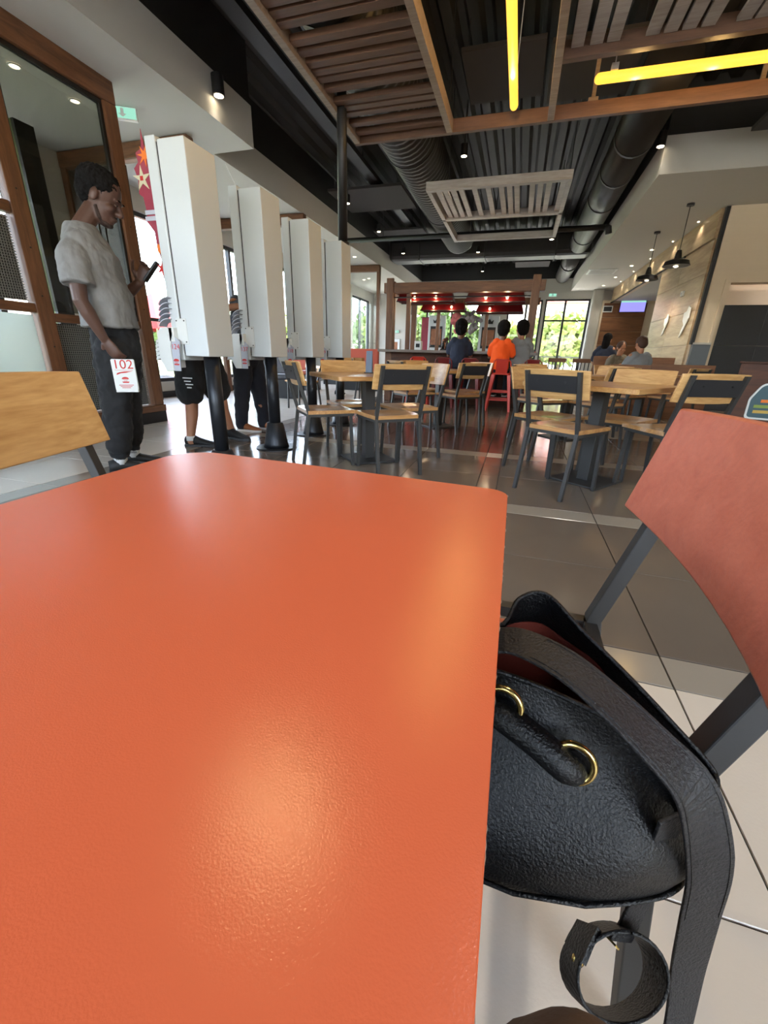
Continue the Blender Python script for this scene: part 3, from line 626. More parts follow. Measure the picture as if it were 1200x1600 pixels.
# near orange chair, near-left oak chair
make_chair('orange painted wooden chair holding the black leather bag', ORANGE_P, ORANGE_P, STEEL, None, (.004, .555, 0), math.radians(90), .85, -.085, -.13, -.026, -.31)
ch0 = make_chair('oak chair at the left edge, across the orange table', OAK, OAKB, STEEL, 'oak and steel chairs', (-.765, .655, 0), math.radians(-77))
def dirv(deg): return V((math.cos(math.radians(deg)), math.sin(math.radians(deg)), 0))
def place(c, face, dist, label):
    p = V((c[0], c[1], 0))-dirv(face)*dist; return dup(ch0, (p.x, p.y, 0), math.radians(face-90), label, 'oak and steel chairs')
OAKT = wood('oak_table', S(200, 156, 98), S(162, 112, 62), .32, 'x', .8, .1, .4)
def make_table(label, c, face, s=.84):
    t = thing('oak_table', label, 'table', (c[0], c[1], 0), math.radians(face), 'oak pedestal tables')
    h = s/2; obj('table_top', MB().prism(rounded([(-h, -h), (h, -h), (h, h), (-h, h)], [.03]*4, 4), .712, .745, fxy), OAKT, t, bevel=.004)
    obj('pedestal', MB().box(-.045, .045, -.045, .045, .015, .69), STEEL, t, bevel=.004); obj('top_bracket', MB().bar((-.3, 0, .7), (.3, 0, .7), .05, .02).bar((0, -.3, .7), (0, .3, .7), .05, .02), STEEL, t); obj('base_plate', MB().box(-.2, .2, -.2, .2, 0, .016), STEEL, t, bevel=.005)
    return t
def setting(c, face, d, name, tl, labs):
    make_table(tl, c, face); 
    for k, lb in enumerate(labs):
        if lb:
            ch = place(c, face+90*k, d, lb)
            if name == 'B' and k == 1: ch.rotation_euler.z -= math.radians(30); ch.location.x += .13; ch.location.y += .12
A = (-1.23, 3.54); B = (.62, 3.52)
setting(A, 42, .40, 'A', 'oak square table set cornerwise beyond the orange table, left', [
    'oak chair nearest the second kiosk, left of the left oak table', 'oak chair with its black back plate to the camera, right front of left oak table', 'oak chair on the far right side of the left oak table', 'oak chair behind the left oak table, its plank back facing the camera'])
setting(B, 54, .40, 'B', 'oak square table set cornerwise, right of the aisle', [
    'oak chair with black back plate at the left front of right oak table', 'oak chair with tilted back partly hidden by the orange chair back', 'oak chair behind the right oak table, plank back facing the camera', 'oak chair on the far left side of the right oak table'])
setting((-.98, 5.75), 45, .42, 'C', 'oak table in the second row, left of the aisle', [
    'oak chair left front of the second-row left table', 'oak chair right front of the second-row left table, back plate to camera', 'oak chair far right of the second-row left table', 'oak chair far left of the second-row left table'])
setting((.62, 5.55), 40, .42, 'D', 'oak table in the second row, right of the aisle', [
    'oak chair left front of the second-row right table', 'oak chair right front of the second-row right table', 'oak chair far right of the second-row right table', 'oak chair far left of the second-row right table'])
setting((1.75, 7.0), 45, .42, 'E', 'oak table in the third row near the booths', [
    'oak chair left front of the third-row table', 'oak chair right front of the third-row table', None, 'oak chair far left of the third-row table'])
# ================================================================ KIOSKS
def bun_logo(parent, p, right, up, s, m=REDPRINT):
    M = frame_m(p, right, up)
    f = lambda u, v, d: M @ V((u*s, v*s, d))
    top = [(-.5, .18)]+[(-.5*math.cos(a), .18+.32*math.sin(a)) for a in [math.pi*k/8 for k in range(1, 8)]]+[(.5, .18)]
    bot = [(-.5, -.2), (-.42, -.36), (-.3, -.4), (.3, -.4), (.42, -.36), (.5, -.2)]
    inv = lambda P: [(f(u, v, .0006)) for u, v in P]
    o = MB(); o.prism(top[::-1], 0, .0006, f); o.prism(bot, 0, .0006, f); g = obj('logo_bun', o, m, parent)
    text('logo_lettering', 'BURGER\nKING', .2*s, m, parent, frame_m(V(p)+V(up).normalized()*(-.015*s), right, up))
ORD = ('lowest of five', 'second lowest of five', 'middle of five', 'second highest of five', 'highest of five'); ORD2 = ('leftmost and highest', 'second from left', 'middle one', 'second from right', 'rightmost and lowest')
def make_kiosk(label, Y, number, cards, x=-2.24, ch=.25):
    t = thing('order_kiosk', label, 'kiosk', (x, Y+.145, 0), group='white self-order kiosks')
    obj('floor_flange', MB().lathe([(.2, 0), (.2, .008), (.19, .014)], 32), POLE, t); obj('base_cone', MB().lathe([(.125, .014), (.115, .05), (.078, ch), (.072, ch+.005)], 28), POLE, t, smooth=True)
    obj('pole', MB().lathe([(.056, ch-.05), (.056, .9)], 24), POLE, t, smooth=True)
    obj('body', MB().box(-.105, .1, -.145, .145, .86, 2.13), WHITE, t, bevel=.006); obj('gap_strip', MB().box(-.118, -.105, -.135, .135, .87, 2.12), BLACK, t)
    s = obj('screen_panel', MB().box(-.2, -.118, -.145, .145, .83, 2.155), WHITE, t, bevel=.008); obj('screen', MB().box(-.204, -.2, -.115, .115, 1.15, 2.05), BLACK, s)
    obj('bracket_plate', MB().box(-.15, -.06, -.151, -.145, .94, 1.11), WHITEP, t, bevel=.003)
    b = t.children[-1]
    for xx in (-.14, -.075):
        for zz in (.955, 1.095): obj('screw', MB().tube([(xx, -.151, zz), (xx, -.154, zz)], .005, 8), STEEL, b)
    tr = obj('card_tray', MB().prism([(-.345, .94), (-.335, 1.06), (-.30, 1.095), (-.205, 1.095), (-.20, 1.05), (-.235, .97), (-.235, .80), (-.30, .80), (-.345, .885)][::-1], -.19, -.18, lambda u, v, d: (u+.045, d, v-.045)), WHITEP, t, bevel=.003)
    obj('tray_back', MB().box(-.255, -.19, -.18, -.06, .775, 1.045), WHITEP, t, bevel=.004); obj('tray_lip', MB().box(-.19, -.145, -.19, -.115, .955, 1.05), WHITEP, t, bevel=.004)
    fc = obj('tray_front', MB().prism([(-.232, .80), (-.175, .80), (-.165, .95), (-.15, 1.0), (-.2, 1.04), (-.232, .97)], -.185, -.179, lambda u, v, d: (u+.045, d, v-.045)), GREYC, t)
    text('tray_number', number, .05, REDPRINT, fc, frame_m((-.15, -.186, .92), (1, 0, .0), (0, 0, 1))); bun_logo(fc, (-.158, -.186, .815), (1, 0, 0), (0, 0, 1), .05)
    for i in range(cards):
        z = .88+.028*i; c = obj('table_number_card', MB().prism([(-.40+.004*i, z-.01), (-.34, z+.01), (-.335, z+.025), (-.39+.004*i, z+.02)], -.17, -.07, lambda u, v, d: (u+.045, d, v-.045)), WHITEP, None, loc=(x, Y+.145, 0))
        tag(c, 'white table-number card at the left of the %s kiosk tray, %s' % (number_word[number], ORD[i]), 'card', 'cards in the %s kiosk tray' % number_word[number])
    for i in range(cards):
        dx = .018*i; m = MB(); rs = []
        for k in range(7):
            a = k/6; rs.append([V((-.27+.006*(cards-i)+.085*a**1.6, yy, 1.02+.034*(cards-i)+.05*math.sin(a*1.5))) for yy in (-.188, -.11)]+[V((-.273+.006*(cards-i)+.085*a**1.6, yy, 1.025+.034*(cards-i)+.05*math.sin(a*1.5))) for yy in (-.11, -.188)])
        c = obj('table_number_card', m.rings(rs), GREYC, None, smooth=True, loc=(x, Y+.145, 0)); smooth_by_angle(c)
        tag(c, 'curved grey table-number card fanned above the %s kiosk tray, %s' % (number_word[number], ORD2[i]), 'card', 'curved cards in the %s kiosk tray' % number_word[number])
    return t
number_word = {'124': 'first', '137': 'second', '118': 'third', '109': 'fourth'}
k1 = make_kiosk('white order kiosk nearest the camera, with starry cut-out poster', 2.65, '124', 5, ch=.14)
make_kiosk('second white order kiosk, dark trousered customer behind', 3.48, '137', 5); make_kiosk('third white order kiosk in the row', 4.31, '118', 0); k4 = make_kiosk('fourth white order kiosk, below the black pole', 5.14, '109', 0)
o = thing('steel_pole', 'black steel pole rising from the fourth kiosk to the ceiling', 'pole', (-2.2, 5.33, 2.13)); obj('shaft', MB().lathe([(.055, 0), (.055, ZT-2.13-.05)], 20), BLACK, o, smooth=True); obj('foot_collar', MB().lathe([(.075, 0), (.075, .02)], 20), BLACK, o)
# starry cut-out poster on the first kiosk screen side
t = thing('promo_cutout', 'red cardboard cut-out poster with stars on the first kiosk', 'poster', (-2.447, 2.69, 1.35))
PURP = mat('magenta_print', S(150, 52, 70), .6, var=.25, vscale=9)
edge = [(0, 0), (.0, .72), (-.03, .74), (-.045, .86), (-.06, .76), (-.11, .74), (-.10, .69), (-.14, .66), (-.12, .60), (-.13, .52), (-.10, .50), (-.09, .42), (-.10, .36), (-.05, .30), (-.045, .20), (-.02, .12), (-.03, .02)]
fp = lambda u, v, d: (u, d, v)
obj('board', MB().prism(edge, -.002, .002, fp), PURP, t)
def star(cx_, cy_, r1, r2, n, rot=0): return [(cx_+(r1 if k % 2 == 0 else r2)*math.cos(rot+math.pi*k/n), cy_+(r1 if k % 2 == 0 else r2)*math.sin(rot+math.pi*k/n)) for k in range(2*n)]
obj('star', MB().prism(star(-.04, .72, .06, .02, 7, .3), -.005, -.002, fp), ORPRINT, t); obj('star', MB().prism(star(-.085, .60, .075, .025, 5, 1.6), -.005, -.002, fp), mat('cream_print', S(206, 200, 168), .6), t)
obj('star', MB().prism(star(-.025, .08, .05, .02, 6, .5), -.005, -.002, fp), REDPRINT, t); obj('star_badge', MB().box(-.1, -.075, -.006, -.005, .59, .615), REDPRINT, t)
obj('caption_strip', MB().box(-.10, -.01, -.006, -.002, .40, .425).box(-.105, -.005, -.006, -.002, .365, .39), GREYC, t); obj('burst', MB().ell((-.03, -.004, .2), (.016, .002, .03)), ORPRINT, t)
t = thing('wire_antenna', 'thin slanted white wire on top of the second kiosk', 'wire', (-2.4, 3.55, 2.155)); obj('wire', MB().tube([(0, 0, 0), (-.09, 0, .17)], .003, 6), WHITEP, t); obj('clip', MB().box(-.01, .01, -.01, .01, 0, .015), BLACK, t)
# ================================================================ BAR FRAME, COUNTER, STOOLS
YP = 8.85
t = thing('timber_pergola', 'brown timber frame standing over the bar counter', 'timber frame', (-1.25, YP, 0))
def tb(name, x0, x1, y0, y1, z0, z1, m=BROWN): return obj(name, MB().box(x0+1.25, x1+1.25, y0, y1, z0, z1), m, t, bevel=.008)
tb('beam', -2.75, .28, -.08, .08, 2.06, 2.24, BROWNX); tb('beam', -2.75, .28, 2.0, 2.14, 2.06, 2.2, BROWNX)
for x in (-2.62, .12):
    tb('post', x-.07, x+.07, -.1, -.03, 0, 2.32); tb('post', x-.07, x+.07, .04, .11, 0, 2.28)
    tb('side_beam', x-.05, x+.05, .11, 2.0, 2.08, 2.18, BROWNY); tb('post', x-.06, x+.06, 2.0, 2.12, 0, 2.2)
tb('post', -2.3, -2.22, .0, .08, 1.0, 2.06); tb('post', -.9, -.82, 2.0, 2.1, 0, 2.06); tb('post', -2.05, -1.97, 2.0, 2.1, 0, 2.06)
tb('top_rail', -2.55, .05, -.03, .03, 1.98, 2.0, BLACK)
t = thing('bar_counter', 'dark wood bar counter under the timber frame', 'counter', (-1.25, YP, 0))
obj('worktop', MB().box(-1.5, 1.55, -.42, .3, .97, 1.02), mat('grey_counter', S(118, 108, 100), .35), t, bevel=.006); obj('worktop', MB().box(-1.5, 1.55, 1.5, 2.1, .97, 1.02), MATS['grey_counter'], t, bevel=.006)
for k in range(6): obj('front_panel', MB().box(-1.3+.46*k, -1.3+.455*(k+1)+.005*k, -.1, -.05, .05, .97), BOOTH, t, bevel=.004)
obj('body', MB().box(-1.3, 1.45, -.05, .2, 0, .97).box(-1.3, 1.45, 1.6, 2.0, 0, .97), BOOTH, t); obj('foot_rail', MB().tube([(-1.3, -.2, .22), (1.45, -.2, .22)], .02, 10), BLACK, t)
REDGL = mat('red_enamel', S(92, 16, 20), .3, coat=.3)
def trough(px0, px1, py0, py1, Y, lab, bulbs):
    a = atY(px0, py0, Y); b = atY(px1, py1, Y); cx_ = (a.x+b.x)/2; L = abs(b.x-a.x)/2; h = a.z-b.z; z0 = b.z
    t = thing('trough_lamp', lab, 'hanging lamp', (cx_, Y, z0), group='red trough lamps over the bar')
    f = lambda u, v, d: (u, d, v)
    m = MB()
    rs = [[V((sx*(L-k*.05), sy*(.2-k*.1), k*h)) for sx, sy in ((-1, -1), (1, -1), (1, 1), (-1, 1))] for k in (0, .5, 1)]
    m.rings(rs, cap=False); m.add([(sx*(L-.05), sy*.1, h) for sx, sy in ((-1, -1), (1, -1), (1, 1), (-1, 1))], [(0, 1, 2, 3)])
    obj('shade', m, REDGL, t); obj('rim', MB().box(-L, L, -.21, -.2, -.012, .004).box(-L, L, .2, .21, -.012, .004), BLACK, t)
    for bx in bulbs: 
        obj('bulb', MB().ell((bx*L, -.19, h*.42), (.025, .025, .032)), LAMPS, t, smooth=True); point('bulb_light', (bx*L, -.26, .0), 2.5, (1, .7, .4), .03, t)
    for sx in (-.8, 0, .8): obj('rod', MB().tube([(sx*L, 0, h), (sx*L, 0, 2.12-z0)], .008, 6), BLACK, t)
trough(624, 710, 459, 472, 9.35, 'red trough lamp over the left half of the bar front', (-.35, .4)); trough(729, 821, 459, 473, 9.35, 'red trough lamp over the right half of the bar front', (-.3, .4))
trough(660, 728, 475, 486, 10.5, 'dark red trough lamp behind, left half of the bar', (-.4, .4)); trough(745, 818, 477, 489, 10.5, 'dark red trough lamp behind, right half of the bar', (-.4,))
def make_stool(label, m, loc, rz, group='metal bar stools'):
    t = thing('bar_stool', label, 'stool', loc, rz, group)
    obj('seat', MB().prism(rounded([(-.16, -.16), (.16, -.16), (.16, .16), (-.16, .16)], [.05]*4, 4), .63, .66, fxy), m, t, bevel=.01)
    for sx in (-1, 1):
        for sy in (-1, 1): 
            mb = MB(); lo = V((sx*.21, sy*.21, 0)); hi = V((sx*.135, sy*.135, .635)); rs = []
            for p, w_ in ((lo, .02), (hi, .032)): rs.append([p+V((a*w_, b*w_, 0)) for a, b in ((-1, -1), (1, -1), (1, 1), (-1, 1))])
            obj('leg', mb.rings(rs), m, t, bevel=.005)
    for z, e in ((.2, .19), (.34, .172)):
        f = MB()
        for a, b in (((-e, -e, z), (e, -e, z)), ((e, -e, z), (e, e, z)), ((e, e, z), (-e, e, z)), ((-e, e, z), (-e, -e, z))): f.bar(a, b, .014, .026)
        obj('footrest', f, m, t)
    bk = MB(); pts = [(-.15, -.15, .65), (-.155, -.185, .76), (-.14, -.2, .85), (-.1, -.205, .885), (.1, -.205, .885), (.14, -.2, .85), (.155, -.185, .76), (.15, -.15, .65)]
    obj('back_hoop', bk.tube(pts, .012, 8), m, t, smooth=True); obj('back_splat', MB().hexa([(-.1, -.165, .65), (.1, -.165, .65), (.1, -.16, .65), (-.1, -.16, .65), (-.1, -.208, .88), (.1, -.208, .88), (.1, -.203, .88), (-.1, -.203, .88)]), m, t)
    return t
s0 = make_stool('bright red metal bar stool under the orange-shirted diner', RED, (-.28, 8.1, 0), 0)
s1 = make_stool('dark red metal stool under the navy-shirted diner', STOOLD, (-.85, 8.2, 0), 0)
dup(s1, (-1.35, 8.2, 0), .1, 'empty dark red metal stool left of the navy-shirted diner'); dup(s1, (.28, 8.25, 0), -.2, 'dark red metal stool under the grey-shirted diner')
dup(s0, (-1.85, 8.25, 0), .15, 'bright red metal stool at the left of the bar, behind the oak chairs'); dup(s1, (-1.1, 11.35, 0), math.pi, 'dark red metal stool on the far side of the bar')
# ---- things on the bar
def jar(x, y, z, r, h, m, name, lab, cat, capm=None, grp=None):
    t = thing(name, lab, cat, (x, y, z), group=grp); obj('body', MB().lathe([(r, 0), (r, h*.7), (r*.6, h*.85), (r*.5, h)], 12), m, t, smooth=True); obj('cap', MB().lathe([(r*.52, h), (r*.5, h*1.12)], 12), capm or BLACK, t)
t = thing('condiment_caddy', 'dark caddy of sauce bottles on the bar beside the small child', 'caddy', (-1.35, 8.7, 1.02)); obj('tray', MB().box(-.17, .2, -.08, .08, 0, .03), BLACK, t, bevel=.004)
for k in range(5): jar(-1.48+.075*k, 8.7, 1.05, .03, .13, BLACK if k != 2 else WHITEP, 'sauce_bottle', ('leftmost', 'second', 'white', 'fourth', 'rightmost')[k]+' sauce bottle standing in the dark caddy on the bar', 'bottle', grp='sauce bottles in the caddy')
jar(-.55, 8.75, 1.02, .05, .12, mat('amber_cup', S(214, 110, 40), .3), 'paper_cup', 'orange drink cup on the bar between the diners', 'cup', WHITEP)
t = thing('napkin_box', 'white napkin box at the left end of the bar', 'box', (-2.0, 8.8, 1.02)); obj('case', MB().box(-.07, .07, -.06, .06, 0, .17), WHITEP, t, bevel=.008); obj('slot', MB().box(-.04, .04, -.062, -.06, .05, .12), BLACK, t)
t = thing('clear_cup', 'clear plastic cup on the bar near the napkin box', 'cup', (-1.78, 8.8, 1.02)); obj('wall', MB().lathe([(.03, 0), (.04, .14)], 14, cap=False), GLASS, t); obj('straw', MB().tube([(0, 0, 0), (.02, 0, .2)], .004, 6), REDPRINT, t)
t = thing('paper_tray', 'red and white food tray by the grey-shirted diner', 'tray', (.15, 8.7, 1.02)); obj('base', MB().box(-.15, .12, -.1, .1, 0, .012), REDPRINT, t); obj('liner', MB().box(-.13, .1, -.08, .08, .012, .015), WHITEP, t)
# ---- far kiosks with a crown and other panels behind the bar
def crown(parent, p, s, m):
    M = frame_m(p, (1, 0, 0), (0, 0, 1)); obj('crown', MB().prism([(-.5, 0), (.5, 0), (.5, .12), (.6, .55), (.28, .3), (0, .68), (-.28, .3), (-.6, .55), (-.5, .12)], 0, .004, lambda u, v, d: M @ V((u*s, v*s, d))), m, parent)
FOOD = mat('menu_print', S(150, 96, 66), .5, var=.6, vscale=14)
for px0, px1, py0, py1, Y, lab in ((671, 693, 493, 548, 12.6, 'white menu kiosk with a black crown left behind the bar'), (751, 774, 494, 556, 12.6, 'white menu kiosk with a black crown right of centre behind the bar'), (635, 641, 492, 548, 12.9, 'narrow white menu kiosk at the left behind the bar')):
    a = atY(px0, py0, Y); b = atY(px1, py1, Y); w_ = (b.x-a.x)/2; t = thing('menu_kiosk', lab, 'kiosk', ((a.x+b.x)/2, Y, 0), group='crowned menu kiosks')
    h = a.z; obj('body', MB().box(-w_, w_, -.06, .12, .9, h), WHITE, t, bevel=.01); obj('column', MB().box(-.08, .08, -.02, .08, .02, .9), BLACK, t); obj('foot', MB().box(-.25, .25, -.2, .25, 0, .02), BLACK, t)
    f = obj('display', MB().box(-w_*.72, w_*.72, -.066, -.06, 1.15, h-.28), BLACK, t); obj('menu_image', MB().box(-w_*.62, w_*.62, -.07, -.066, 1.22, h-.35), FOOD, f); crown(t, (0, -.062, h-.2), w_*.75, BLACKPRINT)
p = atY(665, 520, 14); t = thing('wall_banner', 'magenta hanging banner left of the crowned kiosk', 'banner', (p.x, 14, 1.05)); obj('cloth', MB().box(-.14, .14, -.01, .01, 0, 1.0), PURP, t); obj('pole', MB().tube([(-.17, 0, 1.0), (.17, 0, 1.0)], .012, 8), BLACK, t); obj('stand', MB().box(-.02, .02, .01, .04, -1.05, 1.0), BLACK, t)
t = thing('paper_bouquet', 'cluster of pink and grey paper flowers above the navy-shirted diner', 'flower cluster', atY(727, 503, 10.92)); PET = mat('petal_pink', S(190, 110, 120), .7, var=.3, vscale=10); PETG = mat('petal_grey', S(128, 128, 140), .7, var=.3, vscale=10)
for k in range(34):
    a = R_.random()*6.28; q = math.sqrt(R_.random()); c = V((math.cos(a)*q*.36, (R_.random()-.5)*.2, math.sin(a)*q*.26)); obj('petal', MB().ell(c, (.07, .02, .05), Matrix.Rotation(R_.random()*3, 3, 'Y')), PET if c.x < -.1 else PETG, t, smooth=True)
obj('stem', MB().tube([(0, 0, -.1), (0, 0, 2.07-t.location.z)], .008, 6), BLACK, t)
p = atY(596, 535, 12); t = thing('framed_picture', 'white framed picture near the bar frame, left', 'picture', (p.x-1.9, 19.87, 1.0)); obj('frame', MB().box(-.3, .3, -.03, .03, 0, .62), WHITEP, t, bevel=.006); obj('print', MB().box(-.2, .2, -.034, -.03, .1, .5), FOOD, t)
# ================================================================ RIGHT SIDE: BOOTHS, TV, WALL DECOR
t = thing('booth_partition', 'dark brown wooden booth partition with a burger badge at the right edge', 'partition', (2.6, 4.5, 0)); obj('panel', MB().box(-.76, .9, -.03, .03, .04, .915), BOOTH, t, bevel=.006); obj('cap_rail', MB().box(-.77, .91, -.04, .04, .915, .93), BOOTH, t, bevel=.004)
for x in (-.7, .84): obj('foot', MB().box(x-.05, x+.05, -.1, .1, 0, .04), BLACK, t)
sg = obj('badge', MB().prism(rounded([(-.145, -.11), (.15, -.12), (.16, .06), (.09, .19), (-.08, .19), (-.15, .06)], [.03, .03, .09, .07, .07, .09]), -.036, -.03, lambda u, v, d: (u-.5, d, v+.57)), WHITEP, t)
BADGE = mat('badge_teal', S(56, 84, 92), .5)
obj('badge_field', MB().prism(rounded([(-.13, -.095), (.135, -.105), (.145, .055), (.082, .175), (-.072, .175), (-.135, .055)], [.025, .025, .08, .06, .06, .08]), -.038, -.036, lambda u, v, d: (u-.5, d, v+.57)), BADGE, sg)
for zz, m, wd_ in ((.0, mat('badge_green', S(130, 150, 60), .5), .1), (-.045, mat('badge_gold', S(196, 160, 70), .5), .095), (.045, ORPRINT, .06)): obj('badge_layer', MB().box(-.5-wd_, -.5+wd_, -.040, -.038, .555+zz, .58+zz), m, sg)
for i, (x0, x1, y, z, lab) in enumerate([(1.45, 2.05, 8.05, .86, 'low brown booth back left of the grey-shirted man'), (2.1, 3.0, 8.2, .88, 'low brown booth back behind the grey-shirted man'), (1.5, 3.0, 10.2, 1.0, 'low brown booth back beyond the seated pair')]):
    t = thing('booth_bench', lab, 'bench', ((x0+x1)/2, y, 0), group='brown booth benches'); a = (x1-x0)/2
    obj('back_panel', MB().box(-a, a, -.03, .03, 0, z), PANELB, t, bevel=.006); obj('seat_cushion', MB().box(-a, a, .03, .45, .36, .46), BOOTH, t, bevel=.02); obj('plinth', MB().box(-a+.03, a-.03, .05, .4, 0, .36), BLACK, t)
p0 = atY(971, 468, 19.25); p1 = atY(1007, 488, 19.25)
t = thing('television', 'wall television with a lilac screen in the alcove', 'television', ((p0.x+p1.x)/2, 19.28, (p0.z+p1.z)/2), -.05); a, b = (p1.x-p0.x)/2, (p0.z-p1.z)/2
obj('case', MB().box(-a, a, -.03, .03, -b, b), BLACK, t, bevel=.005); obj('screen', MB().box(-a+.02, a-.02, -.034, -.03, -b+.02, b-.02), SCREEN, t); obj('picture_bar', MB().box(-a+.02, a-.02, -.036, -.034, b-.1, b-.02), EXITG, t); obj('mount', MB().box(-.05, .05, .03, .12, -.05, .05), BLACK, t)
p0 = atY(941, 477, 19.3); t = thing('wall_picture', 'small dark framed picture on the brown alcove panel', 'picture', (p0.x+.22, 19.32, p0.z-.13)); obj('frame', MB().box(-.17, .17, -.02, .02, -.11, .11), WHITEP, t); obj('print', MB().box(-.14, .14, -.024, -.02, -.08, .08), BLACKT, t)
FIG = [(-.10, -.5), (-.02, -.36), (.06, -.1), (.12, .1), (.1, .42), (.02, .5), (-.02, .34), (-.12, .3), (-.1, .05), (-.02, -.1), (-.08, -.3)]
for px_, py_, s, lab in ((1041, 508, .45, 'left of two ragged white wall ornaments on the wood wall'), (1072, 503, .58, 'right of two ragged white wall ornaments on the wood wall')):
    p = atX(px_, py_, 3.1); t = thing('wall_ornament', lab, 'wall ornament', (3.09, p.y, p.z), group='ragged white wall ornaments'); obj('plaque', MB().prism(FIG, -.02, .0, lambda u, v, d: (d, -u*s*2.4, v*s)), WHITEP, t, bevel=.004); obj('pin', MB().tube([(0, 0, 0), (.012, 0, 0)], .02, 8), STEEL, t)
p = atX(1068, 459, 3.1); t = thing('thermostat', 'small white thermostat on the wood wall', 'thermostat', (3.09, p.y, p.z)); obj('case', MB().box(-.03, .01, -.06, .06, -.05, .05), WHITEP, t, bevel=.005); obj('dial', MB().tube([(-.03, 0, 0), (-.04, 0, 0)], .025, 14), GREYC, t)
# slatted chairs by the far window, seats on the window side
def slat_chair(loc, lab):
    t = thing('slat_chair', lab, 'chair', loc, group='dark slat-back chairs by the far window')
    obj('seat', MB().box(-.22, .22, -.2, .22, .43, .47), BOOTH, t, bevel=.006); obj('top_rail', MB().box(-.22, .22, -.24, -.2, .85, .95), BROWNX, t, bevel=.005)
    for k in range(5): obj('back_slat', MB().box(-.2+.095*k-.012, -.2+.095*k+.012, -.23, -.21, .47, .86), BLACK, t)
    for sx in (-.2, .2):
        for sy in (-.22, .2): obj('leg', MB().box(sx-.015, sx+.015, sy-.015, sy+.015, 0, .43), BLACK, t)
for k, n in enumerate(('leftmost', 'middle', 'rightmost')): slat_chair((.95+.6*k, 12.6, 0), 'dark slat-back chair by the far right window, %s of three' % n)
def window_seat(loc, lab, m, rz):
    t = thing('padded_bench', lab, 'booth seat', loc, rz, 'padded booth seats by the left windows')
    obj('back_cushion', MB().box(-.5, .5, -.1, .0, .5, 1.05), m, t, bevel=.03); obj('seat_cushion', MB().box(-.5, .5, 0, .45, .38, .48), m, t, bevel=.03); obj('plinth', MB().box(-.48, .48, -.08, .42, 0, .38), BLACK, t)
CUSH = mat('rust_vinyl', S(176, 72, 44), .5); CUSH2 = mat('grey_vinyl', S(72, 72, 78), .5); CUSH3 = mat('pale_booth', S(190, 176, 152), .6)
window_seat((-5.5, 10.1, 0), 'rust padded booth seat seen between second and third kiosks', CUSH, 0); window_seat((-4.9, 8.0, 0), 'dark grey booth seat behind the second kiosk', CUSH2, 0)
window_seat((-4.0, 10.9, 0), 'rust red booth seat left of the bar frame', CUSH, 0); window_seat((-5.4, 12.6, 0), 'dark grey booth seat before the glazed portal frame', CUSH2, 0)
for k, (x, y, lab) in enumerate([(-3.5, 6.6, 'oak chair beyond the third kiosk, left'), (-3.0, 7.6, 'oak chair beyond the fourth kiosk'), (-2.75, 8.0, 'oak chair left of the bar, far behind the left oak table')]): dup(ch0, (x, y, 0), 2.6+k, lab, 'oak and steel chairs')
t = thing('menu_holder', 'blue-grey upright menu holder on the left oak table', 'menu holder', atZ(577, 583, .745)); obj('card', MB().hexa([(-.03, -.02, 0), (.03, -.02, 0), (.03, .02, 0), (-.03, .02, 0), (-.028, -.004, .19), (.028, -.004, .19), (.028, .004, .19), (-.028, .004, .19)]), mat('holder_blue', S(70, 86, 110), .35), t); obj('foot', MB().box(-.04, .04, -.03, .03, 0, .008), BLACK, t)
# ================================================================ LEATHER BAG ON THE ORANGE CHAIR
def cr_loop(P, n):
    P = [V(p) for p in P]; k = len(P); out = []
    for i in range(n):
        t = i*k/n; j = int(t); f = t-j; a, b, c, d = (P[(j+q) % k] for q in (-1, 0, 1, 2))
        out.append(.5*((2*b)+(c-a)*f+(2*a-5*b+4*c-d)*f*f+(-a+3*b-3*c+d)*f**3))
    return out
def cr(P, n):
    P = [V(p) for p in P]; P = [P[0]*2-P[1]]+P+[P[-1]*2-P[-2]]; k = len(P)-3; out = []
    for i in range(n+1):
        t = min(i*k/n, k-1e-6); j = int(t); f = t-j; a, b, c, d = P[j:j+4]
        out.append(.5*((2*b)+(c-a)*f+(2*a-5*b+4*c-d)*f*f+(-a+3*b-3*c+d)*f**3))
    return out
bag = thing('leather_bag', 'black leather bucket bag with long strap on the orange chair', 'bag', (.02, .345, .475))
BO = V((.02, .345, .475))
rim = cr_loop([(.190, .300, .597), (.158, .318, .622), (.124, .337, .645), (.085, .362, .667), (.055, .386, .682), (.03, .378, .676), (.012, .348, .660), (-.05, .362, .66), (-.11, .34, .655), (-.08, .300, .655), (.02, .297, .650), (.08, .293, .640), (.129, .288, .625), (.162, .283, .606), (.18, .281, .592)], 90)
angs = [math.atan2(p.y-.325, p.x-.04) % (2*math.pi) for p in rim]; angs[0] = angs[0] if angs[0] < 3 else angs[0]-2*math.pi
for i in range(1, 90):
    while angs[i] < angs[i-1]-3: angs[i] += 2*math.pi
    angs[i] = max(angs[i], angs[i-1])
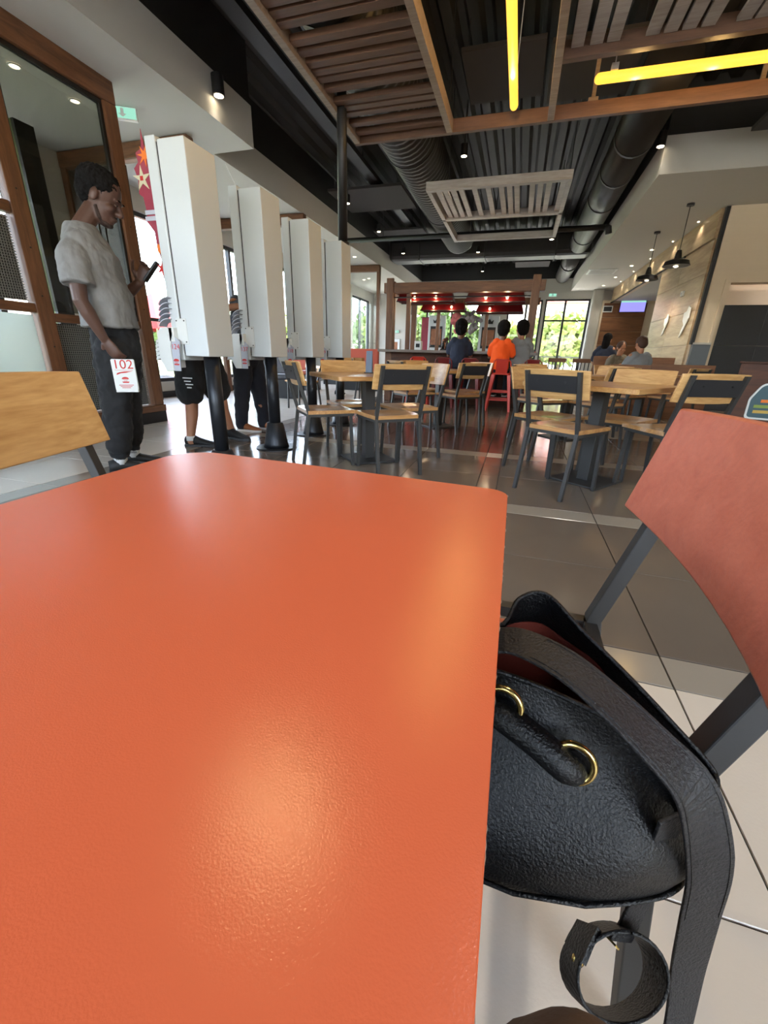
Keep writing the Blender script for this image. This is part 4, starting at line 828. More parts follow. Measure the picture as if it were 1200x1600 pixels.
def bag_pt(i, v, inset=0):
    a = angs[i]; bul = 1+.07*math.sin(min(1, v*1.25)*math.pi)
    ex = .8; ca, sa = math.cos(a), math.sin(a); ca, sa = math.copysign(abs(ca)**ex, ca), math.copysign(abs(sa)**ex, sa)
    b = V((.018+(.176-inset)*bul*ca, .336+(.104-inset)*bul*sa, .475+.15*v))
    k = v**1.5; k = k*k*(3-2*k) if v < 1 else 1
    r_ = rim[i]-V((math.cos(a), math.sin(a)*.6, 0))*inset
    p = b.lerp(r_, k); p.z = .475+(r_.z-.475)*v
    wv = math.sin(v*math.pi)
    p += V((math.cos(a), math.sin(a), 0))*wv*(.006*math.sin(a*3+v*7)+.004*math.sin(a*7-v*11)+.005*math.sin(9*v+a))
    # crease on the right side where the drawstring pulls
    g = math.exp(-((a-2*math.pi*(0 if a < 3 else 1)+.25)/.28)**2)*math.exp(-((v-.62)/.22)**2); p -= V((math.cos(a), math.sin(a), 0))*.028*g
    return p-BO
mb = MB(); rows = [[bag_pt(i, v/16) for i in range(90)] for v in range(17)]
flo = [V(((p.x)*.9, p.y*.9, -.006)) for p in rows[0]]; low = [V((p.x*1.0, p.y*1.0, .006)) for p in rows[0]]
rows[0] = low; mb.rings([flo]+rows, cap=False); mb.add(flo, [tuple(range(90))[::-1]])
o = obj('bag_body', mb, LEATHER, bag, smooth=True); s_ = o.modifiers.new('subd', 'SUBSURF'); s_.levels = s_.render_levels = 1
o = obj('inner_facing', MB().rings([[bag_pt(i, v, .004) for i in range(90)] for v in (1, .9, .8)], cap=False), LEATHER, bag, smooth=True)
ln = MB(); ln.rings([[bag_pt(i, v, .005) for i in range(90)] for v in (.8, .6, .4, .2, .1)], cap=False); ln.add([bag_pt(i, .1, .006) for i in range(90)], [tuple(range(90))]); obj('lining', ln, LINING, bag, smooth=True)
obj('rim_piping', MB().tube([p-BO for p in rim]+[rim[0]-BO], .0022, 6), LEATHER, bag, smooth=True)
obj('base_seam', MB().tube([rows[2][i]*1.0+V((rows[2][i].x, rows[2][i].y, 0)).normalized()*.001-V((0, 0, .004)) for i in range(90)]+[rows[2][0]], .0022, 6), LEATHER, bag, smooth=True)
pz = lambda x, y, z: atZ(x, y, z)-BO
# rolled handle with brass eyelet rings
hp = cr([pz(740, 1085, .622), pz(785, 1118, .622), pz(840, 1160, .614), pz(882, 1196, .604), pz(900, 1200, .592)], 20)
obj('handle', MB().tube(hp, .0125, 12), LEATHER, bag, smooth=True)
def ring(c, nrm, R, r_, m, name, par):
    nrm = V(nrm).normalized(); u = nrm.cross(V((0, 0, 1))).normalized(); v = nrm.cross(u)
    rs = [[c+(u*math.cos(a)+v*math.sin(a))*(R+r_*math.cos(b))+nrm*r_*math.sin(b) for b in [math.pi*2*q/8 for q in range(8)]] for a in [2*math.pi*k/28 for k in range(28)]]
    return obj(name, MB().rings(rs, closed=True), m, par, smooth=True)
c_ = pz(894, 1192, .606); ring(c_, (-.1, -1, .25), .0155, .003, BRASS, 'eyelet_ring', bag); c_ = pz(783, 1103, .632); ring(c_, (-.1, -1, .25), .0155, .003, BRASS, 'eyelet_ring', bag)
# wide shoulder strap across the opening, hanging down on the right
pts = cr([pz(770, 1000, .668), pz(812, 1003, .674), pz(880, 1036, .676), pz(950, 1092, .668), pz(1020, 1160, .652), pz(1082, 1230, .628), pz(1104, 1298, .585), pz(1108, 1370, .525), pz(1092, 1440, .46), pz(1076, 1510, .39), pz(1066, 1570, .335), pz(1052, 1640, .29)], 60)
sd0 = [V((.35, 1, .15)), V((.5, .9, .1)), V((.75, .65, .0)), V((1, .25, .0)), V((1, .35, -.1)), V((.95, .6, 0))]
def blend(L, t): t = t*(len(L)-1); j = min(int(t), len(L)-2); return L[j].lerp(L[j+1], t-j)
obj('shoulder_strap', MB().ribbon(pts, [blend(sd0, i/60) for i in range(61)], .034, .003), LEATHER2, bag, smooth=False, bevel=.001)
for e in (-.4, .4):
    st = []
    for i in range(8, 44):
        d = (pts[min(i+1, 60)]-pts[i-1]).normalized(); u = blend(sd0, i/60); u = (u-d*u.dot(d)).normalized(); n_ = d.cross(u); n_ = n_ if n_.z > 0 or n_.y < 0 else -n_
        st.append(pts[i]+u*e*.034+n_*.0016)
    obj('stitching', MB().tube(st, .0005, 4), LEATHER, bag)
pts = cr([pz(1052, 1275, .58), pz(1030, 1330, .53), pz(1008, 1390, .47), pz(985, 1440, .43), pz(968, 1470, .41)], 20)
obj('side_tab', MB().ribbon(pts, [V((.8, .5, .35))]*21, .026, .003), LEATHER2, bag, bevel=.001)
lp = []
for k in range(37):
    a = math.radians(80-10*k); lp.append(pz(957+66*math.cos(a), 1518-70*math.sin(a), .40+.03*math.sin(a)))
obj('strap_loop', MB().ribbon(lp, [V((.15, -.5, .8))]*37, .036, .003), LEATHER, bag, bevel=.001)
c_ = pz(903, 1500, .415); obj('stud', MB().ell(c_, (.005, .005, .005)), BRASS, bag, smooth=True); obj('loop_keeper', MB().ribbon(cr([pz(920, 1445, .428), pz(908, 1468, .424), pz(898, 1490, .418)], 6), [V((.3, -.4, .8))]*7, .034, .004), LEATHER, bag)
obj('buckle_pin', MB().tube([pz(945, 1460, .425), pz(962, 1478, .428), pz(966, 1483, .425)], .001, 6), BRASS, bag)

# ================================================================ PEOPLE
def remeshed(name, mb, m, parent, voxel=.01, sm=3, disp=0, dsize=.12):
    o = obj(name, mb, m, parent, smooth=True)
    r_ = o.modifiers.new('remesh', 'REMESH'); r_.mode = 'VOXEL'; r_.voxel_size = voxel; r_.use_smooth_shade = True
    if sm: s_ = o.modifiers.new('smooth', 'SMOOTH'); s_.factor = .5; s_.iterations = sm
    if disp:
        t = bpy.data.textures.new(name+'_folds', 'CLOUDS'); t.noise_scale = dsize; t.noise_depth = 2
        d = o.modifiers.new('folds', 'DISPLACE'); d.texture = t; d.strength = disp; d.mid_level = .3; d.texture_coords = 'LOCAL'
    return o
def basis(fwd, up):
    f = V(fwd).normalized(); u = V(up); u = (u-f*u.dot(f)).normalized(); r_ = f.cross(u); return Matrix((r_, f, u)).transposed(), r_, f, u
def head(mb, c, fwd, up, s=1.0):
    M, r_, f, u = basis(fwd, up); c = V(c); E = lambda dr, df, du, rad: mb.ell(c+r_*dr*s+f*df*s+u*du*s, tuple(q*s for q in rad), M, 16, 12)
    E(0, -.008, .03, (.075, .096, .098)); E(0, .022, -.04, (.06, .068, .085)); E(0, .062, -.1, (.032, .03, .026)); E(0, .03, -.085, (.05, .055, .04))
    E(0, .102, -.032, (.016, .02, .016)); mb.tube([c+f*.088*s+u*.012*s, c+f*.112*s-u*.03*s], [.009*s, .014*s], 8, round_ends=True); E(0, .083, .022, (.05, .016, .012)); E(0, .088, -.066, (.026, .014, .007)); E(0, .084, -.078, (.022, .013, .008))
    for k in (-1, 1): E(k*.076, -.008, -.008, (.011, .021, .033)); E(k*.04, .066, -.03, (.022, .02, .022))
EYEW = mat('eye_white', S(120, 104, 94), .4)
def eyes(parent, c, fwd, up, s=1.0):
    M, r_, f, u = basis(fwd, up); c = V(c)
    for k in (-1, 1):
        e = obj('eye', MB().ell(c+r_*k*.031*s+f*.083*s+u*.0*s, (.012*s, .006*s, .004*s), M), EYEW, parent, smooth=True); obj('iris', MB().ell(c+r_*k*.031*s+f*.09*s, (.005*s, .003*s, .005*s), M), BLACKPRINT, e)
def hand(mb, wrist, d, n, s=1.0, curl=.5, thumb=1):
    """d: direction of the fingers, n: palm normal; fingers curl toward the palm normal"""
    d = V(d).normalized(); n = V(n); n = (n-d*n.dot(d)).normalized(); w_ = d.cross(n); wr = V(wrist)
    mb.tube([wr, wr+d*.05*s, wr+d*.088*s], [.026*s, .036*s, .034*s], 12, flat=.45, up=n, round_ends=True)
    for k, L in enumerate((.072, .08, .075, .058)):
        b = wr+d*.085*s+w_*(k-1.5)*.0185*s*thumb; p = [b-d*.02*s, b]; a = 0; q = b
        for j, fr in enumerate((.45, .32, .23)):
            a += curl*(.7, 1.0, .7)[j]; q = q+(d*math.cos(a)+n*math.sin(a))*L*fr*s; p.append(q)
        mb.tube(p, [.0095*s, .0095*s, .009*s, .0085*s, .0075*s], 8, round_ends=True)
    b = wr+d*.03*s-w_*.028*s*thumb; q1 = b+(d*.6-w_*.75*thumb+n*.35)*.04*s; q2 = q1+(d*.85-w_*.2*thumb+n*.5)*.034*s; q3 = q2+(d*.9+n*.4)*.024*s
    mb.tube([b, q1, q2, q3], [.014*s, .012*s, .0105*s, .009*s], 8, round_ends=True)
def limb(mb, pts, rad): mb.tube(pts, rad, 14, round_ends=True)
def torso(mb, rings_):
    """rings: (centre, half width dir, half depth dir)"""
    mb.rings([[V(c)+V(a)*math.cos(2*math.pi*q/20)+V(b)*math.sin(2*math.pi*q/20) for q in range(20)] for c, a, b in rings_])
def shoe(parent, heel, toe, m, sm, ankle_h=.09, w=.045):
    heel, toe = V(heel), V(toe); d = toe-heel; L = d.length; d.normalize(); u = V((0, 0, 1)); sd_ = d.cross(u)
    prof = [(0, .042, .085), (.12, .046, .095), (.3, .044, .1), (.45, .046, .075), (.65, .05, .055), (.85, .044, .04), (.97, .025, .028), (1.0, .01, .022)]
    rs = []
    for t, ww, h in prof: rs.append([heel+d*L*t+sd_*ww*w/.045*math.cos(a)+u*(.012+h/2+h/2*math.sin(a)) for a in [2*math.pi*q/14 for q in range(14)]])
    o = obj('shoe', MB().rings(rs), m, parent, smooth=True); s_ = MB(); ro = []
    for t, ww, h in prof: ro.append([heel+d*(L*t*1.03-.006)+sd_*(ww*1.08*w/.045)*sx+u*z for sx, z in ((-1, 0), (1, 0), (1, .024), (-1, .024))])
    obj('sole', s_.rings(ro), sm, o, bevel=.004)
    l_ = MB()
    for t in (.42, .5, .58): l_.bar(heel+d*L*t-sd_*.03+u*(.1-.16*(t-.3)), heel+d*L*t+sd_*.03+u*(.1-.16*(t-.3)), .007, .006, u)
    obj('laces', l_, BLACK if m != SHOEB else SHOEB, o)
# ---- the standing man with the phone
MO = V((-2.83, 2.5, 0)); man = thing('person', 'standing man in grey t-shirt and black trousers looking at a phone', 'person', MO)
NV = V((-.745, .667, 0)); BF = V((.87, .49, 0)); BR = V((.49, -.87, 0))
def q(x, y, off=0):
    d = RM @ ray(x, y); t = (MO.dot(NV)+off)/d.dot(NV); return d*t+V((0, 0, HC))-MO
Zq = V((0, 0, .03)); hc = q(158, 309); hf = V((.76, .45, -.46)); hu = V((.4, .25, .9)); hs = 1.2
neck = q(127, 352); body = MB(); head(body, hc, hf, hu, hs)
limb(body, [neck-V((0, 0, .1)), neck+V((0, 0, -.01)), hc-BF*.045-V((0, 0, .05))], [.07, .06, .058])
chest = q(148, 418); waist = q(172, 500); hip = q(183, 545)
sR = q(112, 388, -.19); eR = q(126, 470, -.25); wR = q(162, 528, -.22); sL = q(150, 385, .19); eL = q(188, 468, .26); wL = q(217, 443, .14)
limb(body, [sR-Zq, sR.lerp(eR, .5), eR, eR.lerp(wR, .3), wR], [.045, .05, .044, .046, .03]); limb(body, [sL-Zq, sL.lerp(eL, .5), eL, eL.lerp(wL, .3), wL], [.045, .05, .044, .046, .03])
limb(body, [neck-V((0, 0, .12)), chest, waist, hip], [.09, .1, .09, .09])
aR, aL = q(188, 714, -.09), q(207, 702, .13)
for hp_, an in ((hip+BR*.08, aR), (hip-BR*.08, aL)): limb(body, [hp_, hp_.lerp(an, .5), an, an-V((0, 0, .04))], [.075, .055, .04, .04])
hand(body, wR, (.34, .3, -.9), (-.3, .9, .1), 1.15, .42, 1); hand(body, wL, (.45, .2, .75), (.5, -.75, .2), 1.15, .62, 1)
remeshed('body', body, SKIN_D, man, .0055, 2); eyes(man, hc, hf, hu, hs)
M, r_, f, u = basis(hf, hu); hm = MB(); hm.ell(hc-f*.03*hs+u*.055*hs, (.086*hs, .098*hs, .082*hs), M, 20, 14); hm.ell(hc-f*.062*hs+u*.012*hs, (.074*hs, .058*hs, .075*hs), M, 16, 10)
remeshed('hair', hm, HAIR, man, .007, 1, .03, .018)
bm_ = MB(); bm_.ell(hc+f*.052*hs-u*.105*hs, (.038*hs, .042*hs, .02*hs), M); bm_.ell(hc+f*.088*hs-u*.056*hs, (.024*hs, .008*hs, .004*hs), M)
for k in (-1, 1): bm_.tube([hc+r_*k*.054*hs+f*.005*hs-u*.05*hs, hc+r_*k*.046*hs+f*.035*hs-u*.095*hs, hc+f*.06*hs-u*.115*hs], .011*hs, 8)
remeshed('beard', bm_, mat('stubble', S(52, 36, 29), .9, bump=.5, bscale=200), man, .006, 1, .004, .02)
for k in (-1, 1): obj('eyebrow', MB().ell(hc+r_*k*.032*hs+f*.094*hs+u*.028*hs, (.02*hs, .005*hs, .004*hs), M), HAIR, man, smooth=True)
Zm = lambda d: V((0, 0, d))
sh = MB(); torso(sh, [(neck+Zm(.0)-BF*.005, BR*.082, BF*.078), (neck+Zm(-.04), BR*.15, BF*.1), (neck+Zm(-.1)+BF*.01, BR*.205, BF*.115), (chest+Zm(.07), BR*.225, BF*.145), (chest+Zm(-.07), BR*.22, BF*.155), (waist+Zm(.15), BR*.21, BF*.16), (waist+Zm(.03), BR*.215, BF*.165), (waist+Zm(-.05), BR*.22, BF*.17)])
for s0_, e0, sg_ in ((sR, eR, -1), (sL, eL, 1)): limb(sh, [s0_+BR*.06*sg_, s0_.lerp(e0, .2), s0_.lerp(e0, .45)], [.085, .085, .083]); sh.tube([s0_.lerp(e0, .4), s0_.lerp(e0, .68)], [.083, .09], 18)
o = remeshed('t_shirt', sh, TEE_GREY, man, .008, 3, .026, .085)
tr = MB(); limb(tr, [waist+Zm(.02), hip], [.14, .15])
for hp_, an in ((hip+BR*.09+Zm(-.03), aR), (hip-BR*.09+Zm(-.03), aL)): limb(tr, [hp_, hp_.lerp(an, .3), hp_.lerp(an, .52), hp_.lerp(an, .8), an+Zm(.07), an+Zm(.035)], [.12, .108, .092, .085, .08, .058])
remeshed('trousers', tr, PANTS_BLK, man, .009, 3, .035, .07)
for an, dx in ((aR, V((.62, .78, 0))), (aL, V((.75, .66, 0)))):
    s_ = obj('sock', MB().tube([an+Zm(.06), V((an.x, an.y, .07))], .046, 14), SOCK, man, smooth=True); hl = V((an.x, an.y, 0))-dx*.085; shoe(man, hl, hl+dx*.33, SHOE, SOLE)
    text('sock_lettering', 'adidas', .024, BLACKPRINT, s_, frame_m(V((an.x+.034, an.y-.033, .115)), (.7, .7, 0), (0, 0, 1)))
# phone in his raised hand, number card in the lowered one
pc = q(237, 424, .1)+MO; t = thing('phone', 'dark phone in the raised hand of the standing man', 'phone', pc); ax = V((.5, .3, .72)).normalized(); nx = V((-.6, -.3, .6))
obj('case', MB().bar(-ax*.09, ax*.08, .075, .014, nx), BLACK, t, bevel=.004); nn = (nx-ax*nx.dot(ax)).normalized()*.008; obj('screen', MB().bar(-ax*.08+nn, ax*.07+nn, .066, .003, nx), PLATE, t)
kc = q(195, 586, -.22)+MO; t = thing('number_card', 'white table-number card reading 102 in the lowered hand', 'card', kc); w2, h2 = .07, .105
rt = V((.78, .62, 0)).normalized(); fn = V((rt.y, -rt.x, 0)); cf = lambda u, v, d: rt*u-fn*d+V((0, 0, v))
obj('card_front', MB().prism(rounded([(-w2, -h2), (w2, -h2), (w2, h2), (-w2, h2)], [.01]*4, 3), -.004, .0, cf), WHITEP, t); obj('card_back', MB().prism(rounded([(-w2, -h2), (w2, -h2), (w2, h2), (-w2, h2)], [.01]*4, 3), .03, .034, cf), WHITEP, t); obj('card_foot', MB().prism([(-w2, -h2-.012), (w2, -h2-.012), (w2, -h2+.004), (-w2, -h2+.004)], -.005, .034, cf), WHITEP, t, bevel=.004)
pn = lambda u, v: cf(u, v, -.0045)
text('card_number', '102', .085, REDPRINT, t, frame_m(pn(0, .068), rt, (0, 0, 1)))
obj('card_rule', MB().prism([(-.055, .032), (.055, .032), (.055, .034), (-.055, .034)], -.0052, -.0045, cf), REDPRINT, t)
obj('card_stroke', MB().prism([(-.05, .0), (-.02, .012), (.01, .015), (.055, .027), (.0, .024), (-.03, .018), (-.045, .012)], -.0052, -.0045, cf), REDPRINT, t)
bun_logo(t, pn(0, -.035), rt, (0, 0, 1), .045)
for k in range(3): obj('small_print', MB().prism([(-.045+.008*k, -.07-.009*k), (.045-.01*k, -.07-.009*k), (.045-.01*k, -.066-.009*k), (-.045+.008*k, -.066-.009*k)], -.0052, -.0045, cf), REDPRINT, t)

# ---- generic adult helper
def standing(label, loc, heels, toes, skin, top_m, leg_m, shoe_m, sole_m, hairm, hgt=1.78, shorts=False, lean=0, hands=None):
    o0 = V(loc); t = thing('person', label, 'person', o0); s = hgt/1.78; b = MB()
    hip_ = V((0, 0, .95*s)); ch = V((lean, 0, 1.3*s)); nk = V((lean+.01, 0, 1.5*s)); hcn = V((lean+.06, 0, 1.64*s))
    head(b, hcn, (1, 0, -.3), (.25, 0, 1)); limb(b, [nk-V((0, 0, .08)), nk, hcn-V((.02, 0, .07))], [.06, .058, .055]); limb(b, [nk-V((0, 0, .12)), ch, hip_], [.1, .13, .13])
    an = [V(h)-o0+V((.06, 0, .09)) for h in heels]
    for k, a in enumerate(an): limb(b, [hip_+V((0, (-.09, .09)[k], 0)), (hip_+V((0, (-.09, .09)[k], 0))).lerp(a, .5)+V((.02, 0, 0)), a.lerp(hip_, .25), a, a-V((0, 0, .04))], [.085, .062, .058, .038, .04])
    hd = hands or [V((.3, -.22, 1.05)), V((.34, .2, 1.2))]; tp = MB()
    for k, h in enumerate(hd):
        s_ = V((lean, (-.19, .19)[k], 1.43*s)); e_ = s_.lerp(h, .5)+V((-.1, (-.04, .04)[k], -.1)); limb(b, [s_, e_, h], [.055, .045, .03]); hand(b, h, (h-e_), (-.3, (.8, -.8)[k], .3), 1, .6, (1, -1)[k]); limb(tp, [s_+V((0, (.05, -.05)[k], 0)), s_.lerp(e_, .6), e_.lerp(h, .75 if not shorts else .05)], [.08, .07, .06])
    remeshed('body', b, skin, t, .008, 2)
    torso(tp, [(nk+V((0, 0, -.03)), V((0, .08, 0)), V((.075, 0, 0))), (nk+V((0, 0, -.08)), V((0, .18, 0)), V((.1, 0, 0))), (ch, V((0, .2, 0)), V((.135, 0, 0))), (hip_+V((0, 0, .1)), V((0, .185, 0)), V((.135, 0, 0))), (hip_+V((0, 0, -.02)), V((0, .19, 0)), V((.14, 0, 0)))])
    remeshed('top', tp, top_m, t, .011, 3, .03, .1)
    lg = MB(); limb(lg, [hip_+V((0, 0, .04)), hip_-V((0, 0, .06))], [.145, .15])
    for k, a in enumerate(an):
        h_ = hip_+V((0, (-.1, .1)[k], -.04)); 
        if shorts: limb(lg, [h_, h_.lerp(a, .3), h_.lerp(a, .47)], [.125, .125, .13])
        else: limb(lg, [h_, h_.lerp(a, .5), a+V((-.01, 0, .1)), a+V((-.01, 0, -.01))], [.115, .09, .07, .07])
    lo = remeshed('shorts' if shorts else 'trousers', lg, leg_m, t, .011, 3, .03, .1)
    M, r_, f, u = basis((1, 0, -.3), (.25, 0, 1)); hm = MB(); hm.ell(hcn-f*.02+u*.05, (.085, .1, .09), M); hm.ell(hcn-f*.05, (.075, .065, .085), M); remeshed('hair', hm, hairm, t, .01, 1, .01, .03)
    for k in range(2): shoe(t, V(heels[k])-o0, V(toes[k])-o0, shoe_m, sole_m)
    if shorts:
        for k, a in enumerate(an): obj('sock', MB().tube([a+V((0, 0, .015)), a-V((0, 0, .03))], .044, 12), SOCK, t, smooth=True)
    return t, lo
t, so_ = standing('customer in black shorts with bare calves, hidden behind the first kiosk', (-2.98, 3.52, 0), [(-3.09, 3.34, 0), (-3.0, 3.86, 0)], [(-2.80, 3.42, 0), (-2.66, 3.78, 0)], SKIN_M, PANTS_BLK, PANTS_BLK, SHOE, SOLE, HAIR, 1.8, True, .0, [V((.32, -.2, 1.2)), V((.36, .2, 1.3))])
pp = atY(293, 597, 3.25)-V((-2.98, 3.52, 0))
for k in range(4): obj('printed_line', MB().box(pp.x-.05+.012*k, pp.x+.055-.02*(k % 2), pp.y-.0, pp.y+.004, pp.z+.03-.028*k, pp.z+.04-.028*k), WHITEPRINT, t)
standing('customer in dark trousers, slate sweater and tan shoes between the first two kiosks', (-3.02, 4.4, 0), [(-3.16, 4.3, 0), (-3.0, 4.52, 0)], [(-2.86, 4.3, 0), (-2.72, 4.5, 0)], SKIN_M, GREYTEE if False else cloth('slate_knit', S(74, 80, 92)), DENIM, SHOEB, SOLEW, HAIRB, 1.72, False, .02, [V((.26, -.16, 1.42)), V((.3, .12, 1.38))])
# ---- seated people
def seated(label, loc, yaw, s, skin, top_m, hairm, seat=.66, leg_m=None, hairlong=0, bun=False, arms='fwd', pitch=-.15, lean=.04, feet_z=.22, hk=1.0):
    t = thing('person', label, 'person', loc, yaw); b = MB(); leg_m = leg_m or DENIM
    hip_ = V((0, 0, seat+.09*s)); ch = V((0, lean+.02, seat+.38*s)); nk = V((0, lean+.04, seat+.58*s)); hcn = V((0, lean+.07, seat+(.66+.06*hk)*s))
    fw = (0, 1, pitch); up = (0, -pitch, 1); head(b, hcn, fw, up, s*hk); limb(b, [nk-V((0, 0, .08*s)), nk, hcn-V((0, .02, .06*s))], [.058*s, .054*s, .052*s]); limb(b, [nk-V((0, 0, .12*s)), ch, hip_], [.08*s, .085*s, .085*s])
    tp = MB(); lg = MB()
    for k in (-1, 1):
        s_ = V((k*.155*s, lean+.02, seat+.52*s)); e_ = V((k*.225*s, lean+.1, seat+.25*s)); h_ = V((k*.12*s, lean+.36*s, seat+.34*s))
        if arms == 'down': h_ = V((k*.2*s, lean+.25*s, seat+.1*s))
        limb(b, [s_, e_, h_], [.05*s, .04*s, .028*s]); hand(b, h_, (h_-e_), (-k*.7, 0, -.6), s, .6, k); limb(tp, [s_+V((-k*.05*s, 0, 0)), s_.lerp(e_, .3), s_.lerp(e_, .72)], [.075*s, .072*s, .072*s])
        kn = V((k*.12*s, .4*s, seat+.04)); ft = V((k*.12*s, .36*s, feet_z+.08)); limb(b, [hip_+V((k*.08*s, 0, -.04)), kn, ft], [.075*s, .05*s, .035*s]); limb(lg, [hip_+V((k*.085*s, 0, -.03)), kn, kn.lerp(ft, .9)], [.1*s, .075*s, .06*s])
        shoe(t, V((k*.12*s, .28*s, feet_z)), V((k*.12*s, .54*s, feet_z)), SHOE, SOLEW)
    remeshed('body', b, skin, t, .01, 2)
    torso(tp, [(nk+V((0, -.01, -.02)), V((.08*s, 0, 0)), V((0, .07*s, 0))), (nk+V((0, -.01, -.075*s)), V((.15*s, 0, 0)), V((0, .095*s, 0))), (ch+V((0, -.01, .05)), V((.165*s, 0, 0)), V((0, .12*s, 0))), (ch+V((0, -.01, -.12)), V((.175*s, 0, 0)), V((0, .12*s, 0))), (hip_+V((0, -.01, .02)), V((.18*s, 0, 0)), V((0, .125*s, 0))), (hip_+V((0, -.01, -.06)), V((.18*s, 0, 0)), V((0, .125*s, 0)))])
    remeshed('t_shirt', tp, top_m, t, .012, 3, .025, .09); limb(lg, [hip_-V((.06, 0, .03)), hip_+V((.06, 0, -.03))], [.11*s, .11*s]); remeshed('trousers', lg, leg_m, t, .013, 3)
    M, r_, f, u = basis(fw, up); hm = MB(); hh = s*hk; hm.ell(hcn-f*.022*hh+u*.04*hh, (.09*hh, .102*hh, .092*hh), M); hm.ell(hcn-f*.052*hh-u*.005*hh, (.082*hh, .066*hh, .09*hh), M)
    if hairlong: hm.ell(hcn-f*.05*s-u*.1, (.085*s, .07*s, .16*s), M)
    if bun: hm.ell(hcn-f*.1*s+u*.07, (.05, .05, .05), M)
    remeshed('hair', hm, hairm, t, .011, 1, .012, .03); eyes(t, hcn, fw, up, s*hk)
    return t
p = atY(718, 540, 8.25); seated('boy in navy t-shirt seated at the bar, seen from behind', (p.x, 8.22, 0), 0, .93, SKIN_B, NAVY, HAIR, hk=1.42, seat=.7)
p = atY(783, 545, 8.2); seated('boy in bright orange t-shirt seated at the bar, seen from behind', (p.x, 8.17, 0), -.12, .92, SKIN_B, ORTEE, HAIR, lean=.0, hk=1.38, seat=.69)
p = atY(803, 540, 8.5); seated('diner in grey t-shirt beside the orange shirt, seen from behind', (p.x+.14, 8.35, 0), .25, .96, SKIN_M, GREYTEE, HAIR, hk=1.3, seat=.69)
p = atY(696, 540, 10.9); seated('small child with brown hair bun across the bar', (p.x, 11.2, 0), math.pi-.6, .8, SKIN_M, cloth('rose_cotton', S(150, 104, 92)), HAIRB, bun=True)
p = atY(1006, 560, 8.75); seated('man in grey top hunched at the booth, seen from behind', (p.x, 8.75, 0), .35, 1.02, SKIN_M, GREYTEE, HAIRB, seat=.47, feet_z=0, lean=.1, pitch=-.4)
p = atY(963, 560, 9.75); seated('woman in khaki top at the booth facing the camera', (p.x, 9.75, 0), math.pi+.3, .95, SKIN_M, cloth('khaki_cotton', S(120, 112, 96)), HAIRB, seat=.47, feet_z=0, pitch=-.25)
p = atY(941, 560, 11.4); seated('person with long black hair in dark top behind the booth', (p.x, 11.4, 0), -.5, 1.08, SKIN_M, NAVY, HAIR, seat=.6, feet_z=0, hairlong=1)
p = atY(503, 520, 9.2); seated('diner with black hair seated beyond the third kiosk', (p.x, 9.2, 0), -1.2, .95, SKIN_B, cloth('beige_cotton', S(190, 160, 120)), HAIR, seat=.47, feet_z=0)
# ---- photographer's legs: brown trousered knee at the bottom of the frame
t = thing('person', 'brown trousered knee of the seated photographer at the bottom edge', 'person', (.085, -.036, -.01)); lg = MB(); bo = MB()
for x, kx in ((.02, .0), (-.3, -.3)):
    limb(lg, [(x, -.5, .55), (x+.0, -.2, .56), (kx, .1, .555)], [.1, .095, .078]); limb(lg, [(kx, .1, .555), (kx+.01, .12, .35), (kx+.01, .08, .1)], [.076, .068, .06]); limb(bo, [(x, -.5, .53), (kx, .08, .53), (kx+.01, .08, .06)], [.06, .05, .035]); shoe(t, (kx+.01, .02, 0), (kx+.01, .28, 0), SHOE, SOLE)
limb(lg, [(.02, -.52, .58), (-.3, -.52, .58)], [.13, .13]); limb(bo, [(.0, -.52, .58), (-.28, -.52, .58)], [.09, .09])
remeshed('body', bo, SKIN_M, t, .012, 2); remeshed('trousers', lg, BROWNCL, t, .008, 3, .02, .08)
t = thing('low_bench', 'bench under the photographer, out of sight behind the table', 'bench', (-.1, -.62, 0)); obj('seat', MB().box(-.5, .5, -.2, .2, .38, .44), BOOTH, t, bevel=.01); obj('plinth', MB().box(-.48, .48, -.18, .1, 0, .38), BLACK, t)
# ================================================================ OUTSIDE
struct('ground_outside', MB().box(-90, 90, -60, 140, -.4, -.13), PAVE, 'pale paved ground outside the windows', 'ground')
struct('lawn', MB().box(-60, -10.5, -20, 90, -.13, -.08).box(-40, 60, 27, 100, -.13, -.07), GRASS, 'green lawn outside the windows', 'lawn')
leaf_meshes = {}
def tree(loc, h, rx, label, m, name='tree', seed=1, n=1500, group='leafy trees outside', trunk=True):
    rr = random.Random(seed); t = thing(name, label, 'tree' if trunk else 'hedge', loc, group=group); mb = MB()
    for k in range(n):
        a = rr.random()*6.283; cz = rr.random()*2-1; q = rr.random()**.35; sxy = math.sqrt(1-cz*cz); lump = 1+.22*math.sin(3*a+seed)*math.cos(4*cz+seed)
        c = V((rx*q*sxy*math.cos(a)*lump, rx*q*sxy*math.sin(a)*lump, h*.6+h*.4*q*cz*lump)); s = .09+.1*rr.random(); s *= rx/1.6
        u = V((rr.random()-.5, rr.random()-.5, rr.random()-.5)).normalized(); v = u.cross(V((.3, .5, .8))).normalized(); mb.add([c-u*s-v*s*.6, c+u*s-v*s*.6, c+u*s+v*s*.6, c-u*s+v*s*.6], [(0, 1, 2, 3)])
    o = obj('foliage', mb, m, t); o['kind'] = 'stuff'
    if trunk: obj('trunk', MB().tube([(0, 0, 0), (.1, 0, h*.4), (0, .1, h*.75)], [.16, .12, .05], 8), BARK, t, smooth=True)
